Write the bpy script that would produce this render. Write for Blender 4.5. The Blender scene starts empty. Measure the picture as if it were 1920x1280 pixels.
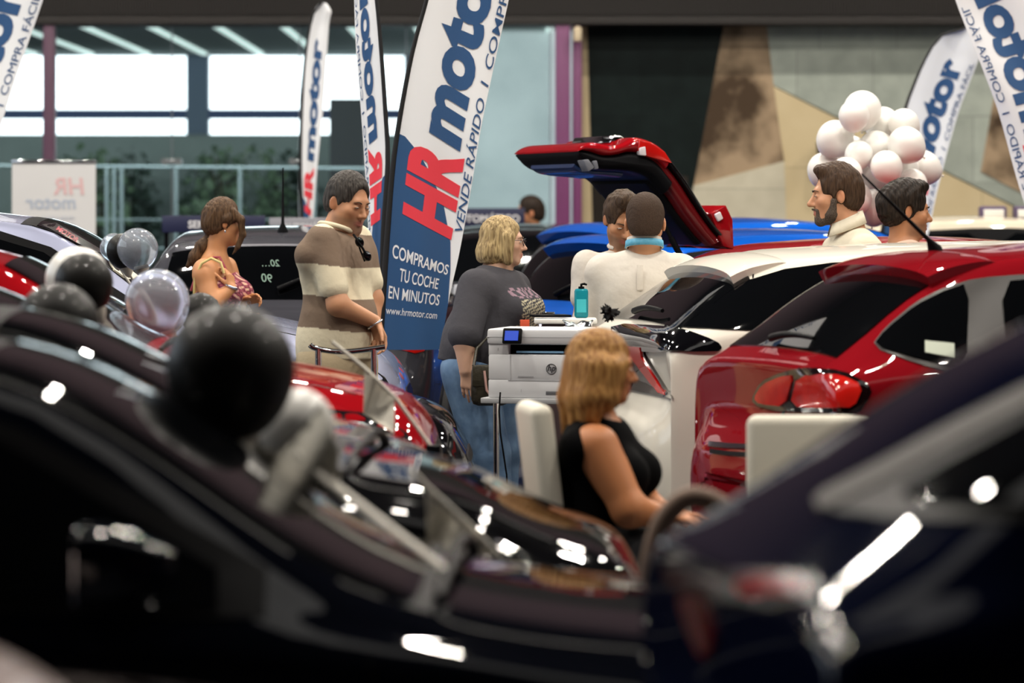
import bpy, bmesh, math, random
import numpy as np
from mathutils import Vector, Matrix
from mathutils.bvhtree import BVHTree
from mathutils.geometry import delaunay_2d_cdt

random.seed(7)
rng = np.random.default_rng(7)
SC = bpy.context.scene
COL = SC.collection

# ------------------------------------------------------------------ camera
CAMZ, FPX, HOR = 1.62, 7200.0, 390.0
cam = bpy.data.cameras.new('camera')
cam.lens, cam.sensor_width = 135.0, 36.0
cam.shift_y = -(640.0 - HOR) / 1920.0
cam.clip_start, cam.clip_end = 0.2, 400
cam.dof.use_dof = True
cam.dof.focus_distance = 17.9
cam.dof.aperture_fstop = 2.8
cam.dof.aperture_blades = 0
cam_o = bpy.data.objects.new('camera', cam)
cam_o.location = (0, 0, CAMZ)
cam_o.rotation_euler = (math.pi / 2, 0, 0)
COL.objects.link(cam_o)
SC.camera = cam_o

SC.view_settings.view_transform = 'Standard'
SC.view_settings.look = 'None'
SC.view_settings.gamma = 1
SC.view_settings.use_curve_mapping = False
SC.view_settings.exposure = 0.14

# ------------------------------------------------------------------ world and lamps
W = bpy.data.worlds.new('world')
SC.world = W
W.use_nodes = True
W.node_tree.nodes['Background'].inputs[0].default_value = (0.80, 0.86, 1.0, 1)
W.node_tree.nodes['Background'].inputs[1].default_value = 0.08


def area(name, loc, size, power, col=(1, 1, 1), rot=(0, 0, 0), size_y=None):
    l = bpy.data.lights.new(name, 'AREA')
    l.energy, l.color, l.size = power, col, size
    if size_y:
        l.shape, l.size_y = 'RECTANGLE', size_y
    o = bpy.data.objects.new(name, l)
    o.location, o.rotation_euler = loc, rot
    COL.objects.link(o)
    return o


# rows of hall lamps hanging high over the stands
for iy in range(2, 7):
    for ix in range(5):
        area('hall_lamp', (-9.0 + ix * 4.5 + (iy % 2) * 1.1, 0.5 + iy * 5.1, 8.9), 0.28, 225,
             (1.0, 0.93, 0.83), (0, 0, 0), 0.36)
# tall daylight windows of the hall, on the left
area('daylight_window', (-13.0, 20.0, 5.2), 5.0, 480, (0.78, 0.89, 1.0), (0, math.radians(-97), 0), 18.0)
area('overhead_fill', (0.0, 8.2, 9.1), 18.0, 110, (1.0, 0.96, 0.90), (0, 0, 0), 3.0)  # added overhead fill for the foreground; the ceiling has no opening here
# added fill lamp, out of view behind the bulkhead, to brighten the gallery
area('gallery_fill', (-4.0, 37.2, 3.56), 18.0, 1250, (0.93, 0.97, 1.0), (math.radians(52), 0, 0), 0.3)

# ------------------------------------------------------------------ helpers
def P(px, py, Y):
    return Vector(((px - 960.0) / FPX * Y, Y, CAMZ - (py - HOR) / FPX * Y))


def lin(c):
    if isinstance(c, str):
        c = tuple(int(c[i:i + 2], 16) / 255 for i in (0, 2, 4))
    return tuple(x / 12.92 if x <= 0.04045 else ((x + 0.055) / 1.055) ** 2.4 for x in c)


_mats = {}


def mat(name, col='808080', rough=0.5, metal=0.0, coat=0.0, spec=0.5, noise=None, bump=0.0,
        emit=None, estr=1.0, trans=0.0, alpha=1.0, sheen=0.0, sub=0.0, nscale=(1, 1, 1), ior=1.45):
    """noise = (scale, second colour, detail, sharpness)"""
    if name in _mats:
        return _mats[name]
    m = bpy.data.materials.new(name)
    m.use_nodes = True
    nt = m.node_tree
    b = nt.nodes['Principled BSDF']
    c = lin(col) + (1,)
    b.inputs['Base Color'].default_value = c
    b.inputs['Roughness'].default_value = rough
    b.inputs['Metallic'].default_value = metal
    b.inputs['Coat Weight'].default_value = coat
    b.inputs['Coat Roughness'].default_value = 0.03
    b.inputs['Specular IOR Level'].default_value = spec
    b.inputs['Transmission Weight'].default_value = trans
    b.inputs['Alpha'].default_value = alpha
    b.inputs['IOR'].default_value = ior
    b.inputs['Sheen Weight'].default_value = sheen
    if sub:
        b.inputs['Subsurface Weight'].default_value = sub
        b.inputs['Subsurface Radius'].default_value = (0.012, 0.005, 0.003)
        b.inputs['Subsurface Scale'].default_value = 1.0
    if emit:
        b.inputs['Emission Color'].default_value = lin(emit) + (1,)
        b.inputs['Emission Strength'].default_value = estr
    tex = None
    if noise or bump:
        tc = nt.nodes.new('ShaderNodeTexCoord')
        mp = nt.nodes.new('ShaderNodeMapping')
        mp.inputs['Scale'].default_value = nscale
        nt.links.new(tc.outputs['Object'], mp.inputs['Vector'])
        tex = nt.nodes.new('ShaderNodeTexNoise')
        tex.inputs['Scale'].default_value = noise[0] if noise else 60
        tex.inputs['Detail'].default_value = noise[2] if noise else 4
        nt.links.new(mp.outputs[0], tex.inputs['Vector'])
    if noise:
        rp = nt.nodes.new('ShaderNodeValToRGB')
        s = noise[3]
        rp.color_ramp.elements[0].position = 0.5 - s
        rp.color_ramp.elements[1].position = 0.5 + s
        rp.color_ramp.elements[0].color = c
        rp.color_ramp.elements[1].color = lin(noise[1]) + (1,)
        nt.links.new(tex.outputs['Fac'], rp.inputs['Fac'])
        nt.links.new(rp.outputs[0], b.inputs['Base Color'])
    if bump:
        bp = nt.nodes.new('ShaderNodeBump')
        bp.inputs['Strength'].default_value = bump
        bp.inputs['Distance'].default_value = 0.01
        nt.links.new(tex.outputs['Fac'], bp.inputs['Height'])
        nt.links.new(bp.outputs[0], b.inputs['Normal'])
    _mats[name] = m
    return m


def tag(o, label=None, cat=None, group=None, kind=None):
    if label: o['label'] = label
    if cat: o['category'] = cat
    if group: o['group'] = group
    if kind: o['kind'] = kind
    return o


def link(name, me, m=None, parent=None, loc=None):
    o = bpy.data.objects.new(name, me)
    COL.objects.link(o)
    if m is not None:
        for x in (m if isinstance(m, (list, tuple)) else [m]):
            me.materials.append(x)
    if parent is not None: o.parent = parent
    if loc is not None: o.location = loc
    return o


def empty(name, loc=(0, 0, 0), rz=0.0, label=None, cat=None, group=None):
    o = bpy.data.objects.new(name, None)
    o.empty_display_size = 0.1
    o.location = loc
    o.rotation_euler = (0, 0, rz)
    COL.objects.link(o)
    return tag(o, label, cat, group)


def mesh_pf(name, verts, faces, smooth=True, mi=None):
    me = bpy.data.meshes.new(name)
    me.from_pydata([tuple(v) for v in verts], [], [tuple(int(i) for i in f) for f in faces])
    if smooth:
        me.polygons.foreach_set('use_smooth', [True] * len(me.polygons))
    if mi is not None:
        me.polygons.foreach_set('material_index', list(mi))
    me.update()
    return me


def bm_mesh(name, bm, smooth=False, angle=None):
    me = bpy.data.meshes.new(name)
    bmesh.ops.recalc_face_normals(bm, faces=bm.faces)
    bm.to_mesh(me)
    bm.free()
    if smooth:
        me.polygons.foreach_set('use_smooth', [True] * len(me.polygons))
        if angle:
            me.set_sharp_from_angle(angle=math.radians(angle))
    return me


def add_box(bm, c, s, bevel=0.0, rot=None, seg=2):
    r = bmesh.ops.create_cube(bm, size=1.0)
    vs = r['verts']
    bmesh.ops.scale(bm, vec=s, verts=vs)
    if bevel:
        es = {e for v in vs for e in v.link_edges}
        rr = bmesh.ops.bevel(bm, geom=list(es), offset=bevel, segments=seg, affect='EDGES', profile=0.5)
        vs = list({v for f in rr['faces'] for v in f.verts} | {v for v in vs if v.is_valid})
    if rot is not None:
        bmesh.ops.rotate(bm, cent=(0, 0, 0), matrix=rot, verts=vs)
    bmesh.ops.translate(bm, vec=c, verts=vs)
    return vs


def box(name, c, s, m, parent=None, bevel=0.0, rot=None):
    bm = bmesh.new()
    add_box(bm, c, s, bevel, rot)
    return link(name, bm_mesh(name, bm, bevel > 0, 40), m, parent)


def add_tube(bm, pts, r, seg=10, cap=True):
    """tube along points; r a number or one per point"""
    pts = [Vector(p) for p in pts]
    rs = r if isinstance(r, (list, tuple)) else [r] * len(pts)
    rings = []
    up = None
    for i, p in enumerate(pts):
        t = (pts[min(i + 1, len(pts) - 1)] - pts[max(i - 1, 0)]).normalized()
        if up is None:
            up = Vector((0, 0, 1)) if abs(t.z) < 0.9 else Vector((1, 0, 0))
        a = t.cross(up)
        if a.length < 1e-6: a = t.orthogonal()
        a.normalize()
        b = a.cross(t).normalized()
        up = b
        rings.append([bm.verts.new(p + (a * math.cos(2 * math.pi * k / seg) + b * math.sin(2 * math.pi * k / seg)) * rs[i]) for k in range(seg)])
    for i in range(len(rings) - 1):
        for k in range(seg):
            k2 = (k + 1) % seg
            bm.faces.new((rings[i][k], rings[i][k2], rings[i + 1][k2], rings[i + 1][k]))
    if cap:
        bm.faces.new(rings[0][::-1])
        bm.faces.new(rings[-1])


def tube(name, pts, r, m, parent=None, seg=10):
    bm = bmesh.new()
    add_tube(bm, pts, r, seg)
    return link(name, bm_mesh(name, bm, True, 50), m, parent)


def lathe(name, prof, m, parent=None, seg=24, loc=(0, 0, 0), rot=None):
    """prof: list of (radius, height) turned about Z"""
    vs, fs = [], []
    n = len(prof)
    for k in range(seg):
        a = 2 * math.pi * k / seg
        for r, z in prof:
            v = Vector((r * math.cos(a), r * math.sin(a), z))
            if rot is not None: v = rot @ v
            vs.append(v + Vector(loc))
    for k in range(seg):
        k2 = (k + 1) % seg
        for i in range(n - 1):
            fs.append((k * n + i, k2 * n + i, k2 * n + i + 1, k * n + i + 1))
    me = mesh_pf(name, vs, fs)
    bm = bmesh.new(); bm.from_mesh(me)
    bmesh.ops.remove_doubles(bm, verts=bm.verts, dist=1e-5)
    bmesh.ops.recalc_face_normals(bm, faces=bm.faces)
    bm.to_mesh(me); bm.free()
    me.polygons.foreach_set('use_smooth', [True] * len(me.polygons))
    me.set_sharp_from_angle(angle=math.radians(45))
    return link(name, me, m, parent)


def catmull(pts, n):
    pts = [np.array(p, float) for p in pts]
    out = []
    for i in range(len(pts) - 1):
        p0, p1, p2, p3 = pts[max(i - 1, 0)], pts[i], pts[i + 1], pts[min(i + 2, len(pts) - 1)]
        for k in range(n):
            t = k / n
            out.append(0.5 * ((2 * p1) + (-p0 + p2) * t + (2 * p0 - 5 * p1 + 4 * p2 - p3) * t * t + (-p0 + 3 * p1 - 3 * p2 + p3) * t ** 3))
    out.append(pts[-1])
    return np.array(out)


def pchip(x, y, xq):
    x = np.asarray(x, float); y = np.asarray(y, float)
    h = np.diff(x); d = np.diff(y) / h
    m = np.zeros_like(y)
    m[0], m[-1] = d[0], d[-1]
    for i in range(1, len(x) - 1):
        if d[i - 1] * d[i] > 0:
            w1, w2 = 2 * h[i] + h[i - 1], h[i] + 2 * h[i - 1]
            m[i] = (w1 + w2) / (w1 / d[i - 1] + w2 / d[i])
    i = np.clip(np.searchsorted(x, xq) - 1, 0, len(h) - 1)
    t = (xq - x[i]) / h[i]
    t2, t3 = t * t, t ** 3
    return (2 * t3 - 3 * t2 + 1) * y[i] + (t3 - 2 * t2 + t) * h[i] * m[i] + (-2 * t3 + 3 * t2) * y[i + 1] + (t3 - t2) * h[i] * m[i + 1]


def text_mesh(body, size, bold=0.0, shear=0.0, align='LEFT', spacing=1.0, maxedge=None):
    """flat lettering: vertices and triangles in the text's own plane"""
    c = bpy.data.curves.new('lettering', 'FONT')
    c.body, c.size, c.offset, c.shear, c.space_character = body, size, bold, shear, spacing
    c.align_x = align
    c.resolution_u = 4
    o = bpy.data.objects.new('lettering', c)
    COL.objects.link(o)
    dg = bpy.context.evaluated_depsgraph_get()
    me = o.evaluated_get(dg).to_mesh()
    bm = bmesh.new(); bm.from_mesh(me)
    o.evaluated_get(dg).to_mesh_clear()
    bpy.data.objects.remove(o); bpy.data.curves.remove(c)
    bmesh.ops.triangulate(bm, faces=bm.faces)
    if maxedge:
        for _ in range(4):
            es = [e for e in bm.edges if e.calc_length() > maxedge]
            if not es: break
            bmesh.ops.subdivide_edges(bm, edges=es, cuts=1)
            bmesh.ops.triangulate(bm, faces=bm.faces)
    bm.verts.index_update()
    v = [tuple(x.co) for x in bm.verts]
    f = [tuple(x.index for x in y.verts) for y in bm.faces]
    bm.free()
    return np.array(v) if v else np.zeros((0, 3)), f


def flat_text(name, body, size, origin, xdir, ydir, m, parent=None, bold=0.0, shear=0.0, align='CENTER', spacing=1.0, depth=0.002):
    v, f = text_mesh(body, size, bold * size, shear, align, spacing)
    o, x, y = Vector(origin), Vector(xdir).normalized(), Vector(ydir).normalized()
    n = x.cross(y)
    vs = [o + x * a + y * b + n * depth for a, b, _ in v]
    return link(name, mesh_pf(name, vs, f, False), m, parent)
# ------------------------------------------------------------------ car bodies
def chaikin(poly, n=2):
    p = [np.array(q, float) for q in poly]
    for _ in range(n):
        o = []
        for i in range(len(p)):
            a, b = p[i], p[(i + 1) % len(p)]
            o += [a * 0.8 + b * 0.2, a * 0.2 + b * 0.8]
        p = o
    return p


def cdt_fill(poly, step):
    pts = []
    n = len(poly)
    for i in range(n):
        a, b = np.array(poly[i], float), np.array(poly[(i + 1) % n], float)
        k = max(1, int(np.linalg.norm(b - a) / step))
        for j in range(k): pts.append(a + (b - a) * j / k)
    nb = len(pts)
    edges = [(i, (i + 1) % nb) for i in range(nb)]
    A = np.array(pts)
    lo, hi = A.min(0), A.max(0)
    for ix in range(1, int((hi[0] - lo[0]) / step) + 1):
        for iy in range(1, int((hi[1] - lo[1]) / step) + 1):
            q = (lo[0] + ix * step + 0.13 * step * (iy % 2), lo[1] + iy * step)
            # inside test
            c = False
            for i in range(nb):
                x1, y1 = pts[i]; x2, y2 = pts[(i + 1) % nb]
                if (y1 > q[1]) != (y2 > q[1]) and q[0] < (x2 - x1) * (q[1] - y1) / (y2 - y1) + x1: c = not c
            if c: pts.append(np.array(q))
    r = delaunay_2d_cdt([Vector((float(p[0]), float(p[1]))) for p in pts], edges, [list(range(nb))], 1, 1e-7)
    return [np.array(v) for v in r[0]], [tuple(f) for f in r[2]]


class Car:
    K = ('x', 'zt', 'zb', 'w', 'zbelt', 'wt')

    def __init__(s, name, label, pos, head, p, paint, cat='car', group=None):
        s.p = p
        s.root = empty(name, pos, head, label, cat, group)
        s.M = Matrix.Translation(Vector(pos)) @ Matrix.Rotation(head, 4, 'Z')
        s.Mi = s.M.inverted()
        s.paint = paint
        s.keys(p)
        vs, fs = s.grid(np.concatenate([np.linspace(i, i + 1, 7)[:-1] for i in range(len(s.rows) - 1)] + [[len(s.rows) - 1.0]]),
                        np.linspace(-10, 10, 121))
        me = mesh_pf('body', vs, fs)
        bm = bmesh.new(); bm.from_mesh(me)
        bmesh.ops.remove_doubles(bm, verts=bm.verts, dist=0.0004)
        bmesh.ops.holes_fill(bm, edges=[e for e in bm.edges if e.is_boundary], sides=0)
        bmesh.ops.recalc_face_normals(bm, faces=bm.faces)
        bm.to_mesh(me)
        s.bvh = BVHTree.FromBMesh(bm)
        bm.free()
        me.polygons.foreach_set('use_smooth', [True] * len(me.polygons))
        s.body = link('body', me, paint, s.root)

    def keys(s, p):
        L, W, H = p['L'], p['W'] / 2, p['H']
        xr, xf = -L / 2, L / 2
        zt, bl = p['tail'], p['belt']
        xrb = xr + p.get('rbase', .22)
        r = [
            (xr, .62, .55, .42 * W, .58, .36 * W),
            (xr + .02, .70, .42, .66 * W, .62, .57 * W),
            (xr + .05, .745, .34, .80 * W, .66, .69 * W),
            (xr + .085, .79, .30, .87 * W, .69, .755 * W),
            (xr + .115, .88, .27, .905 * W, .77, .785 * W),
            (xrb - .05, zt - .045, .23, .94 * W, min(bl, zt - .11), .80 * W),
            (xrb, zt, .21, .955 * W, min(bl + .02, zt - .07), .79 * W),
            (p['xrt'], H - p.get('drt', .10), .20, .99 * W, bl + p.get('brise', .04), .70 * W),
            (p['xrt'] + .25, H - .035, .20, 1.0 * W, bl + .01, .69 * W),
            (p['xpk'], H, .20, 1.0 * W, bl, .69 * W),
            (p['xwt'], H - .06, .20, 1.0 * W, bl - .01, .68 * W),
            (p['xwb'], p['zwb'], .20, 1.0 * W, p['zwb'] - .09, .80 * W),
            (p['xwb'] + .25, p['zwb'] - .045, .20, 1.0 * W, p['zwb'] - .13, .80 * W),
            (xf - .30, p['zhf'], .20, .965 * W, p['zhf'] - .10, .76 * W),
            (xf - .13, p['zhf'] - .07, .21, .90 * W, p['zhf'] - .17, .70 * W),
            (xf - .04, p['zhf'] - .20, .24, .80 * W, p['zhf'] - .28, .62 * W),
            (xf, .56, .40, .66 * W, .52, .5 * W)]
        for i, kv in p.get('rows', {}).items():
            row = list(r[i])
            for k, v in kv.items(): row[s.K.index(k)] = v
            r[i] = tuple(row)
        s.rows = r
        s.R = np.array(r)

    def sect(s, sv):
        q = np.array(sv, float)
        c = np.linspace(0, 1, len(s.R))
        # chord parameter so that the slopes are even
        d = np.concatenate([[0], np.cumsum(np.hypot(np.diff(s.R[:, 0]), np.diff(s.R[:, 1])) + .01)])
        i = np.clip(q.astype(int), 0, len(d) - 2)
        dq = d[i] + (q - i) * (d[i + 1] - d[i])
        return np.stack([pchip(d, s.R[:, k], dq) for k in range(6)], -1)

    def ring(s, row, v):
        """points of one half section at ring parameters v (0 bottom middle .. 10 top middle)"""
        x, zt, zb, w, bl, wt = row
        hc = zt - bl
        e = min(.06, hc * .4)
        C = np.array([(0, zb), (.72 * w, zb), (.94 * w, zb + .05), (1.0 * w, zb + .5 * (bl - zb)), (.995 * w, bl - .09 * min(1, (bl - zb) * 2)),
                      (.955 * w, bl), (.45 * .955 * w + .55 * wt + .02 * min(1, hc * 3), bl + .52 * (hc - e)), (wt, zt - e), (.84 * wt, zt - e * .42),
                      (.45 * wt, zt - e * .1), (0, zt)])
        i = np.clip(v.astype(int), 0, 9)
        t = (v - i)[:, None]
        ext = np.vstack([[-C[1][0], C[1][1]], C, [-C[9][0], C[9][1]]])
        p0, p1, p2, p3 = ext[i], ext[i + 1], ext[i + 2], ext[i + 3]
        return 0.5 * (2 * p1 + (-p0 + p2) * t + (2 * p0 - 5 * p1 + 4 * p2 - p3) * t ** 2 + (-p0 + 3 * p1 - 3 * p2 + p3) * t ** 3)

    def pts(s, sv, vv):
        """grid of points; v from -10 (bottom right) through 0 (top) to 10 (bottom left)"""
        sec = s.sect(sv)
        vv = np.asarray(vv, float)
        h = 10 - np.abs(vv)
        out = np.zeros((len(sec), len(vv), 3))
        for i, row in enumerate(sec):
            yz = s.ring(row, h)
            out[i, :, 0] = row[0]
            out[i, :, 1] = yz[:, 0] * np.sign(vv)
            out[i, :, 2] = yz[:, 1]
        return out

    def grid(s, sv, vv):
        g = s.pts(sv, vv)
        n, m = g.shape[:2]
        f = [(i * m + j, i * m + j + 1, (i + 1) * m + j + 1, (i + 1) * m + j) for i in range(n - 1) for j in range(m - 1)]
        return g.reshape(-1, 3), f

    # ---- raised panels that lie on the skin
    def iso(s, name, s0, s1, v0, v1, m, off=.004, ns=16, nv=24, parent=None, shape=None, wedge=False):
        sv, vv = np.linspace(s0, s1, ns), np.linspace(v0, v1, nv)
        if shape is None:
            g = s.pts(sv, vv)
        else:
            rows = []
            for i, q in enumerate(sv):
                a, b = shape(i / (ns - 1))
                rows.append(s.pts([q], np.linspace(a, b, nv))[0])
            g = np.array(rows)
        du, dv = np.gradient(g, axis=0), np.gradient(g, axis=1)
        nn = np.cross(dv, du); nn /= np.linalg.norm(nn, axis=2, keepdims=True) + 1e-9
        c = g.mean((0, 1))
        if (nn * (g - np.array([c[0] * .2, 0, .6]))).sum() < 0: nn = -nn
        wd = np.linspace(1, 0, ns)[:, None, None] ** .7 if wedge else 1.0
        top = g + nn * (off * wd + (.001 if wedge else 0))
        low = g - nn * .006
        k = ns * nv
        vs = np.vstack([top.reshape(-1, 3), low.reshape(-1, 3)])
        f = [(i * nv + j, i * nv + j + 1, (i + 1) * nv + j + 1, (i + 1) * nv + j) for i in range(ns - 1) for j in range(nv - 1)]
        bd = [i * nv for i in range(ns)] + [(ns - 1) * nv + j for j in range(1, nv)] + [i * nv + nv - 1 for i in range(ns - 2, -1, -1)] + list(range(nv - 2, 0, -1))
        for a, b in zip(bd, bd[1:] + bd[:1]): f.append((a, b, b + k, a + k))
        return s._panel(name, vs, f, m, parent)

    def _panel(s, name, vs, f, m, parent):
        me = mesh_pf(name, vs, f)
        bm = bmesh.new(); bm.from_mesh(me)
        bmesh.ops.recalc_face_normals(bm, faces=bm.faces)
        # make sure the big face looks outwards
        big = max(bm.faces, key=lambda q: q.calc_area())
        cen = big.calc_center_median()
        if big.normal.dot(cen - Vector((cen.x * .5, 0, .6))) < 0: bmesh.ops.reverse_faces(bm, faces=bm.faces)
        bm.to_mesh(me); bm.free()
        me.polygons.foreach_set('use_smooth', [True] * len(me.polygons))
        me.set_sharp_from_angle(angle=math.radians(50))
        return link(name, me, m, parent or s.root)

    def cast(s, name, poly, ray, m, off=.005, step=.05, parent=None, rnd=2, mirror=False, depth=.008):
        """panel from a 2D outline; ray(u, v) -> (origin, direction) in car space"""
        if rnd: poly = chaikin(poly, rnd)
        v2, fs = cdt_fill(poly, step)
        top, low, ok = [], [], []
        for q in v2:
            o, d = ray(q[0], q[1])
            h, n, _, _ = s.bvh.ray_cast(o, d)
            if h is None:
                ok.append(False); top.append(Vector()); low.append(Vector()); continue
            if n.dot(d) > 0: n = -n
            ok.append(True); top.append(h + n * off); low.append(h - n * depth)
        fs = [f for f in fs if all(ok[i] for i in f)]
        if not fs: return None
        cnt = {}
        for f in fs:
            for a, b in zip(f, f[1:] + f[:1]): cnt[(a, b)] = cnt.get((a, b), 0) + 1
        k = len(top)
        full = list(fs)
        for (a, b) in cnt:
            if (b, a) not in cnt: full.append((b, a, a + k, b + k))
        vs = top + low
        used = sorted({i for f in full for i in f})
        mp = {u: i for i, u in enumerate(used)}
        vs = [vs[u] for u in used]
        full = [tuple(mp[i] for i in f) for f in full]
        o = s._panel(name, vs, full, m, parent)
        if mirror:
            s._panel(name, [Vector((v.x, -v.y, v.z)) for v in vs], [f[::-1] for f in full], m, parent)
        return o

    def side(s, name, poly, m, sgn=None, **k):
        r = None
        for g in ((-1, 1) if sgn is None else (sgn,)):
            r = s.cast(name, poly, lambda u, v: (Vector((u, 3 * g, v)), Vector((0, -g, 0))), m, **k)
        return r

    def front(s, name, poly, m, **k):
        return s.cast(name, poly, lambda u, v: (Vector((5, u, v)), Vector((-1, 0, 0))), m, **k)

    def rear(s, name, poly, m, **k):
        return s.cast(name, poly, lambda u, v: (Vector((-5, u, v)), Vector((1, 0, 0))), m, **k)

    def px(s, name, poly, m, **k):
        """outline measured along the sight lines of the photograph's camera"""
        o = s.Mi @ Vector((0, 0, CAMZ))
        R3 = s.Mi.to_3x3()

        def ray(u, v): return o, (R3 @ Vector(((u - 960) / FPX, 1, -(v - HOR) / FPX))).normalized()
        k.setdefault('step', 14)
        return s.cast(name, poly, ray, m, **k)

    def strip(s, name, line, wid, m, ray, off=.004, parent=None, n=14, rnd=True):
        """thin ribbon (shut line, moulding) along a 2D line"""
        L = catmull(line, n) if rnd else np.array(line)
        a = []
        for i, q in enumerate(L):
            t = L[min(i + 1, len(L) - 1)] - L[max(i - 1, 0)]
            t = t / (np.linalg.norm(t) + 1e-9)
            nrm = np.array([-t[1], t[0]]) * wid / 2
            for sg in (1, -1):
                o, d = ray(*(q + nrm * sg))
                h, nn, _, _ = s.bvh.ray_cast(o, d)
                if h is None: break
                if nn.dot(d) > 0: nn = -nn
                a.append((i, sg, h + nn * off, h - nn * .004))
        P_ = {(i, g): (t, l) for i, g, t, l in a}
        vs, fs = [], []
        idx = [i for i in range(len(L)) if (i, 1) in P_ and (i, -1) in P_]
        for i in idx: vs += [P_[(i, 1)][0], P_[(i, -1)][0], P_[(i, 1)][1], P_[(i, -1)][1]]
        for j in range(len(idx) - 1):
            b, c = j * 4, j * 4 + 4
            fs += [(b, b + 1, c + 1, c), (b, c, c + 2, b + 2), (b + 1, b + 3, c + 3, c + 1)]
        if not fs: return None
        return s._panel(name, vs, fs, m, parent)

    def sray(s, g): return lambda u, v: (Vector((u, 3 * g, v)), Vector((0, -g, 0)))

    # ---- fittings
    def wheels(s, r=.33, tyre=None, rim=None):
        p = s.p
        W = p['W'] / 2
        for x in (-p['L'] / 2 + p.get('oh_r', .72), p['L'] / 2 - p.get('oh_f', .86)):
            for g in (1, -1):
                s.side('wheel_arch', [(x + (r + .05) * math.cos(a), max(.21, r + (r + .05) * math.sin(a))) for a in np.linspace(0, 2 * math.pi, 28)[:-1]],
                       M_TRIM, sgn=g, rnd=0, step=.09)
                w = lathe('wheel', [(r - .11, -.09), (r - .03, -.10), (r, -.07), (r, .07), (r - .03, .10), (r - .11, .09), (r - .11, -.09)],
                          M_TYRE, s.root, 32, (0, 0, 0), Matrix.Rotation(math.pi / 2, 3, 'X'))
                w.location = (x, g * (W - .075), r)
                bm = bmesh.new()
                for k in range(5):
                    a = 2 * math.pi * k / 5
                    add_box(bm, Vector((math.cos(a) * (r - .11) * .55, g * .07, math.sin(a) * (r - .11) * .55)), ((r - .11) * 1.0, .03, .055), .008,
                            Matrix.Rotation(-a, 3, 'Y'))
                    for v in []: pass
                add_tube(bm, [(0, g * .05, 0), (0, g * .09, 0)], .05, 14)
                # rotate each spoke in place
                rimo = link('rim', bm_mesh('rim', bm, True, 40), M_RIM, w)

    def mirrors(s, m=None, x=None, z=None, sides=(1, -1)):
        p = s.p
        x = p['xwb'] - .42 if x is None else x
        z = p['belt'] + .06 if z is None else z
        for g in sides:
            h, n, _, _ = s.bvh.ray_cast(Vector((x, 3 * g, z - .04)), Vector((0, -g, 0)))
            y = h.y if h else g * p['W'] / 2 * .93
            # shell: rounded wedge
            prof = []
            ns, nr = 9, 18
            vs, fs = [], []
            for i in range(ns):
                t = i / (ns - 1)
                sc = (math.sin(math.pi * min(1, .16 + .84 * t) ** .8 * .5)) if i else .35
                if i == ns - 1: sc = .96
                cx = .13 - .17 * t
                for k in range(nr):
                    a = 2 * math.pi * k / nr
                    ca, sa = math.cos(a), math.sin(a)
                    vs.append((x + cx, y + g * (.105 + .095 * sc * math.copysign(abs(ca) ** .7, ca)), z + .015 + .078 * sc * math.copysign(abs(sa) ** .7, sa)))
            for i in range(ns - 1):
                for k in range(nr):
                    fs.append((i * nr + k, i * nr + (k + 1) % nr, (i + 1) * nr + (k + 1) % nr, (i + 1) * nr + k))
            fs.append(tuple(range(nr))); fs.append(tuple(range((ns - 1) * nr, ns * nr))[::-1])
            me = mesh_pf('door_mirror', vs, fs)
            bm = bmesh.new(); bm.from_mesh(me); bmesh.ops.recalc_face_normals(bm, faces=bm.faces); bm.to_mesh(me); bm.free()
            me.polygons.foreach_set('use_smooth', [True] * len(me.polygons)); me.set_sharp_from_angle(angle=math.radians(60))
            o = link('door_mirror', me, m or s.paint, s.root)
            bm = bmesh.new()
            add_box(bm, (x - .042, y + g * .105, z + .015), (.006, .155, .125), .003)
            link('mirror_glass', bm_mesh('mirror_glass', bm, True, 40), M_CHROME, o)
            bm = bmesh.new()
            add_box(bm, (x + .03, y + g * .03, z - .045), (.07, .12, .035), .012)
            link('mirror_arm', bm_mesh('mirror_arm', bm, True, 40), M_TRIM, o)

    def wiper(s, a, b, m=None, front=True, lift=.02):
        """arm lying on the skin between two (x, y) points"""
        pts = []
        for t in np.linspace(0, 1, 9):
            x, y = a[0] + (b[0] - a[0]) * t, a[1] + (b[1] - a[1]) * t
            h, n, _, _ = s.bvh.ray_cast(Vector((x, y, 4)), Vector((0, 0, -1)))
            if h: pts.append(h + n * (lift + .015 * math.sin(math.pi * t)))
        if len(pts) > 2:
            return tube('wiper', pts, [.016 - .008 * i / len(pts) for i in range(len(pts))], m or M_TRIM, s.root, 8)

    def antenna(s, x, length=.35, y=0.0, lean=-.6):
        h, n, _, _ = s.bvh.ray_cast(Vector((x, y, 4)), Vector((0, 0, -1)))
        bm = bmesh.new()
        add_tube(bm, [h - n * .01, h + n * .012, h + Vector((lean * .03, 0, .05)), h + Vector((lean * length, 0, length))], [.032, .028, .009, .0035], 10)
        return link('antenna', bm_mesh('antenna', bm, True, 50), M_TRIM, s.root)

    def glass(s, surround=True, vw=2.35):
        """wind screen, rear screen and side windows of an ordinary hatchback"""
        p = s.p
        if surround: s.iso('windshield_surround', 9.93, 10.99, -2.55, 2.55, M_TRIM, .002, 14, 24)
        s.iso('windshield', 10.03 if surround else 10.16, 10.93, -vw, vw, M_GLASS, .005, 14, 24)
        s.iso('rear_window', 6.10, 6.93, -2.5, 2.5, M_GLASS, .004, 14, 24)
        b, H = p['belt'], p['H']
        xt, xb, xr, zb = p['xwt'], p['xwb'], p['xrt'], p['zwb']
        fr = [(xb - .16, zb - .02), (xt - .02, H - .115), (p['xpk'], H - .085), (xr + .30, H - .12), (xr + .02, H - .20), (xr - .12, b + .09), (xr + .1, b + .03), (xt, b + .0)]
        s.side('window_frame', fr, M_TRIM, off=.003, step=.07, rnd=1)
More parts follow.
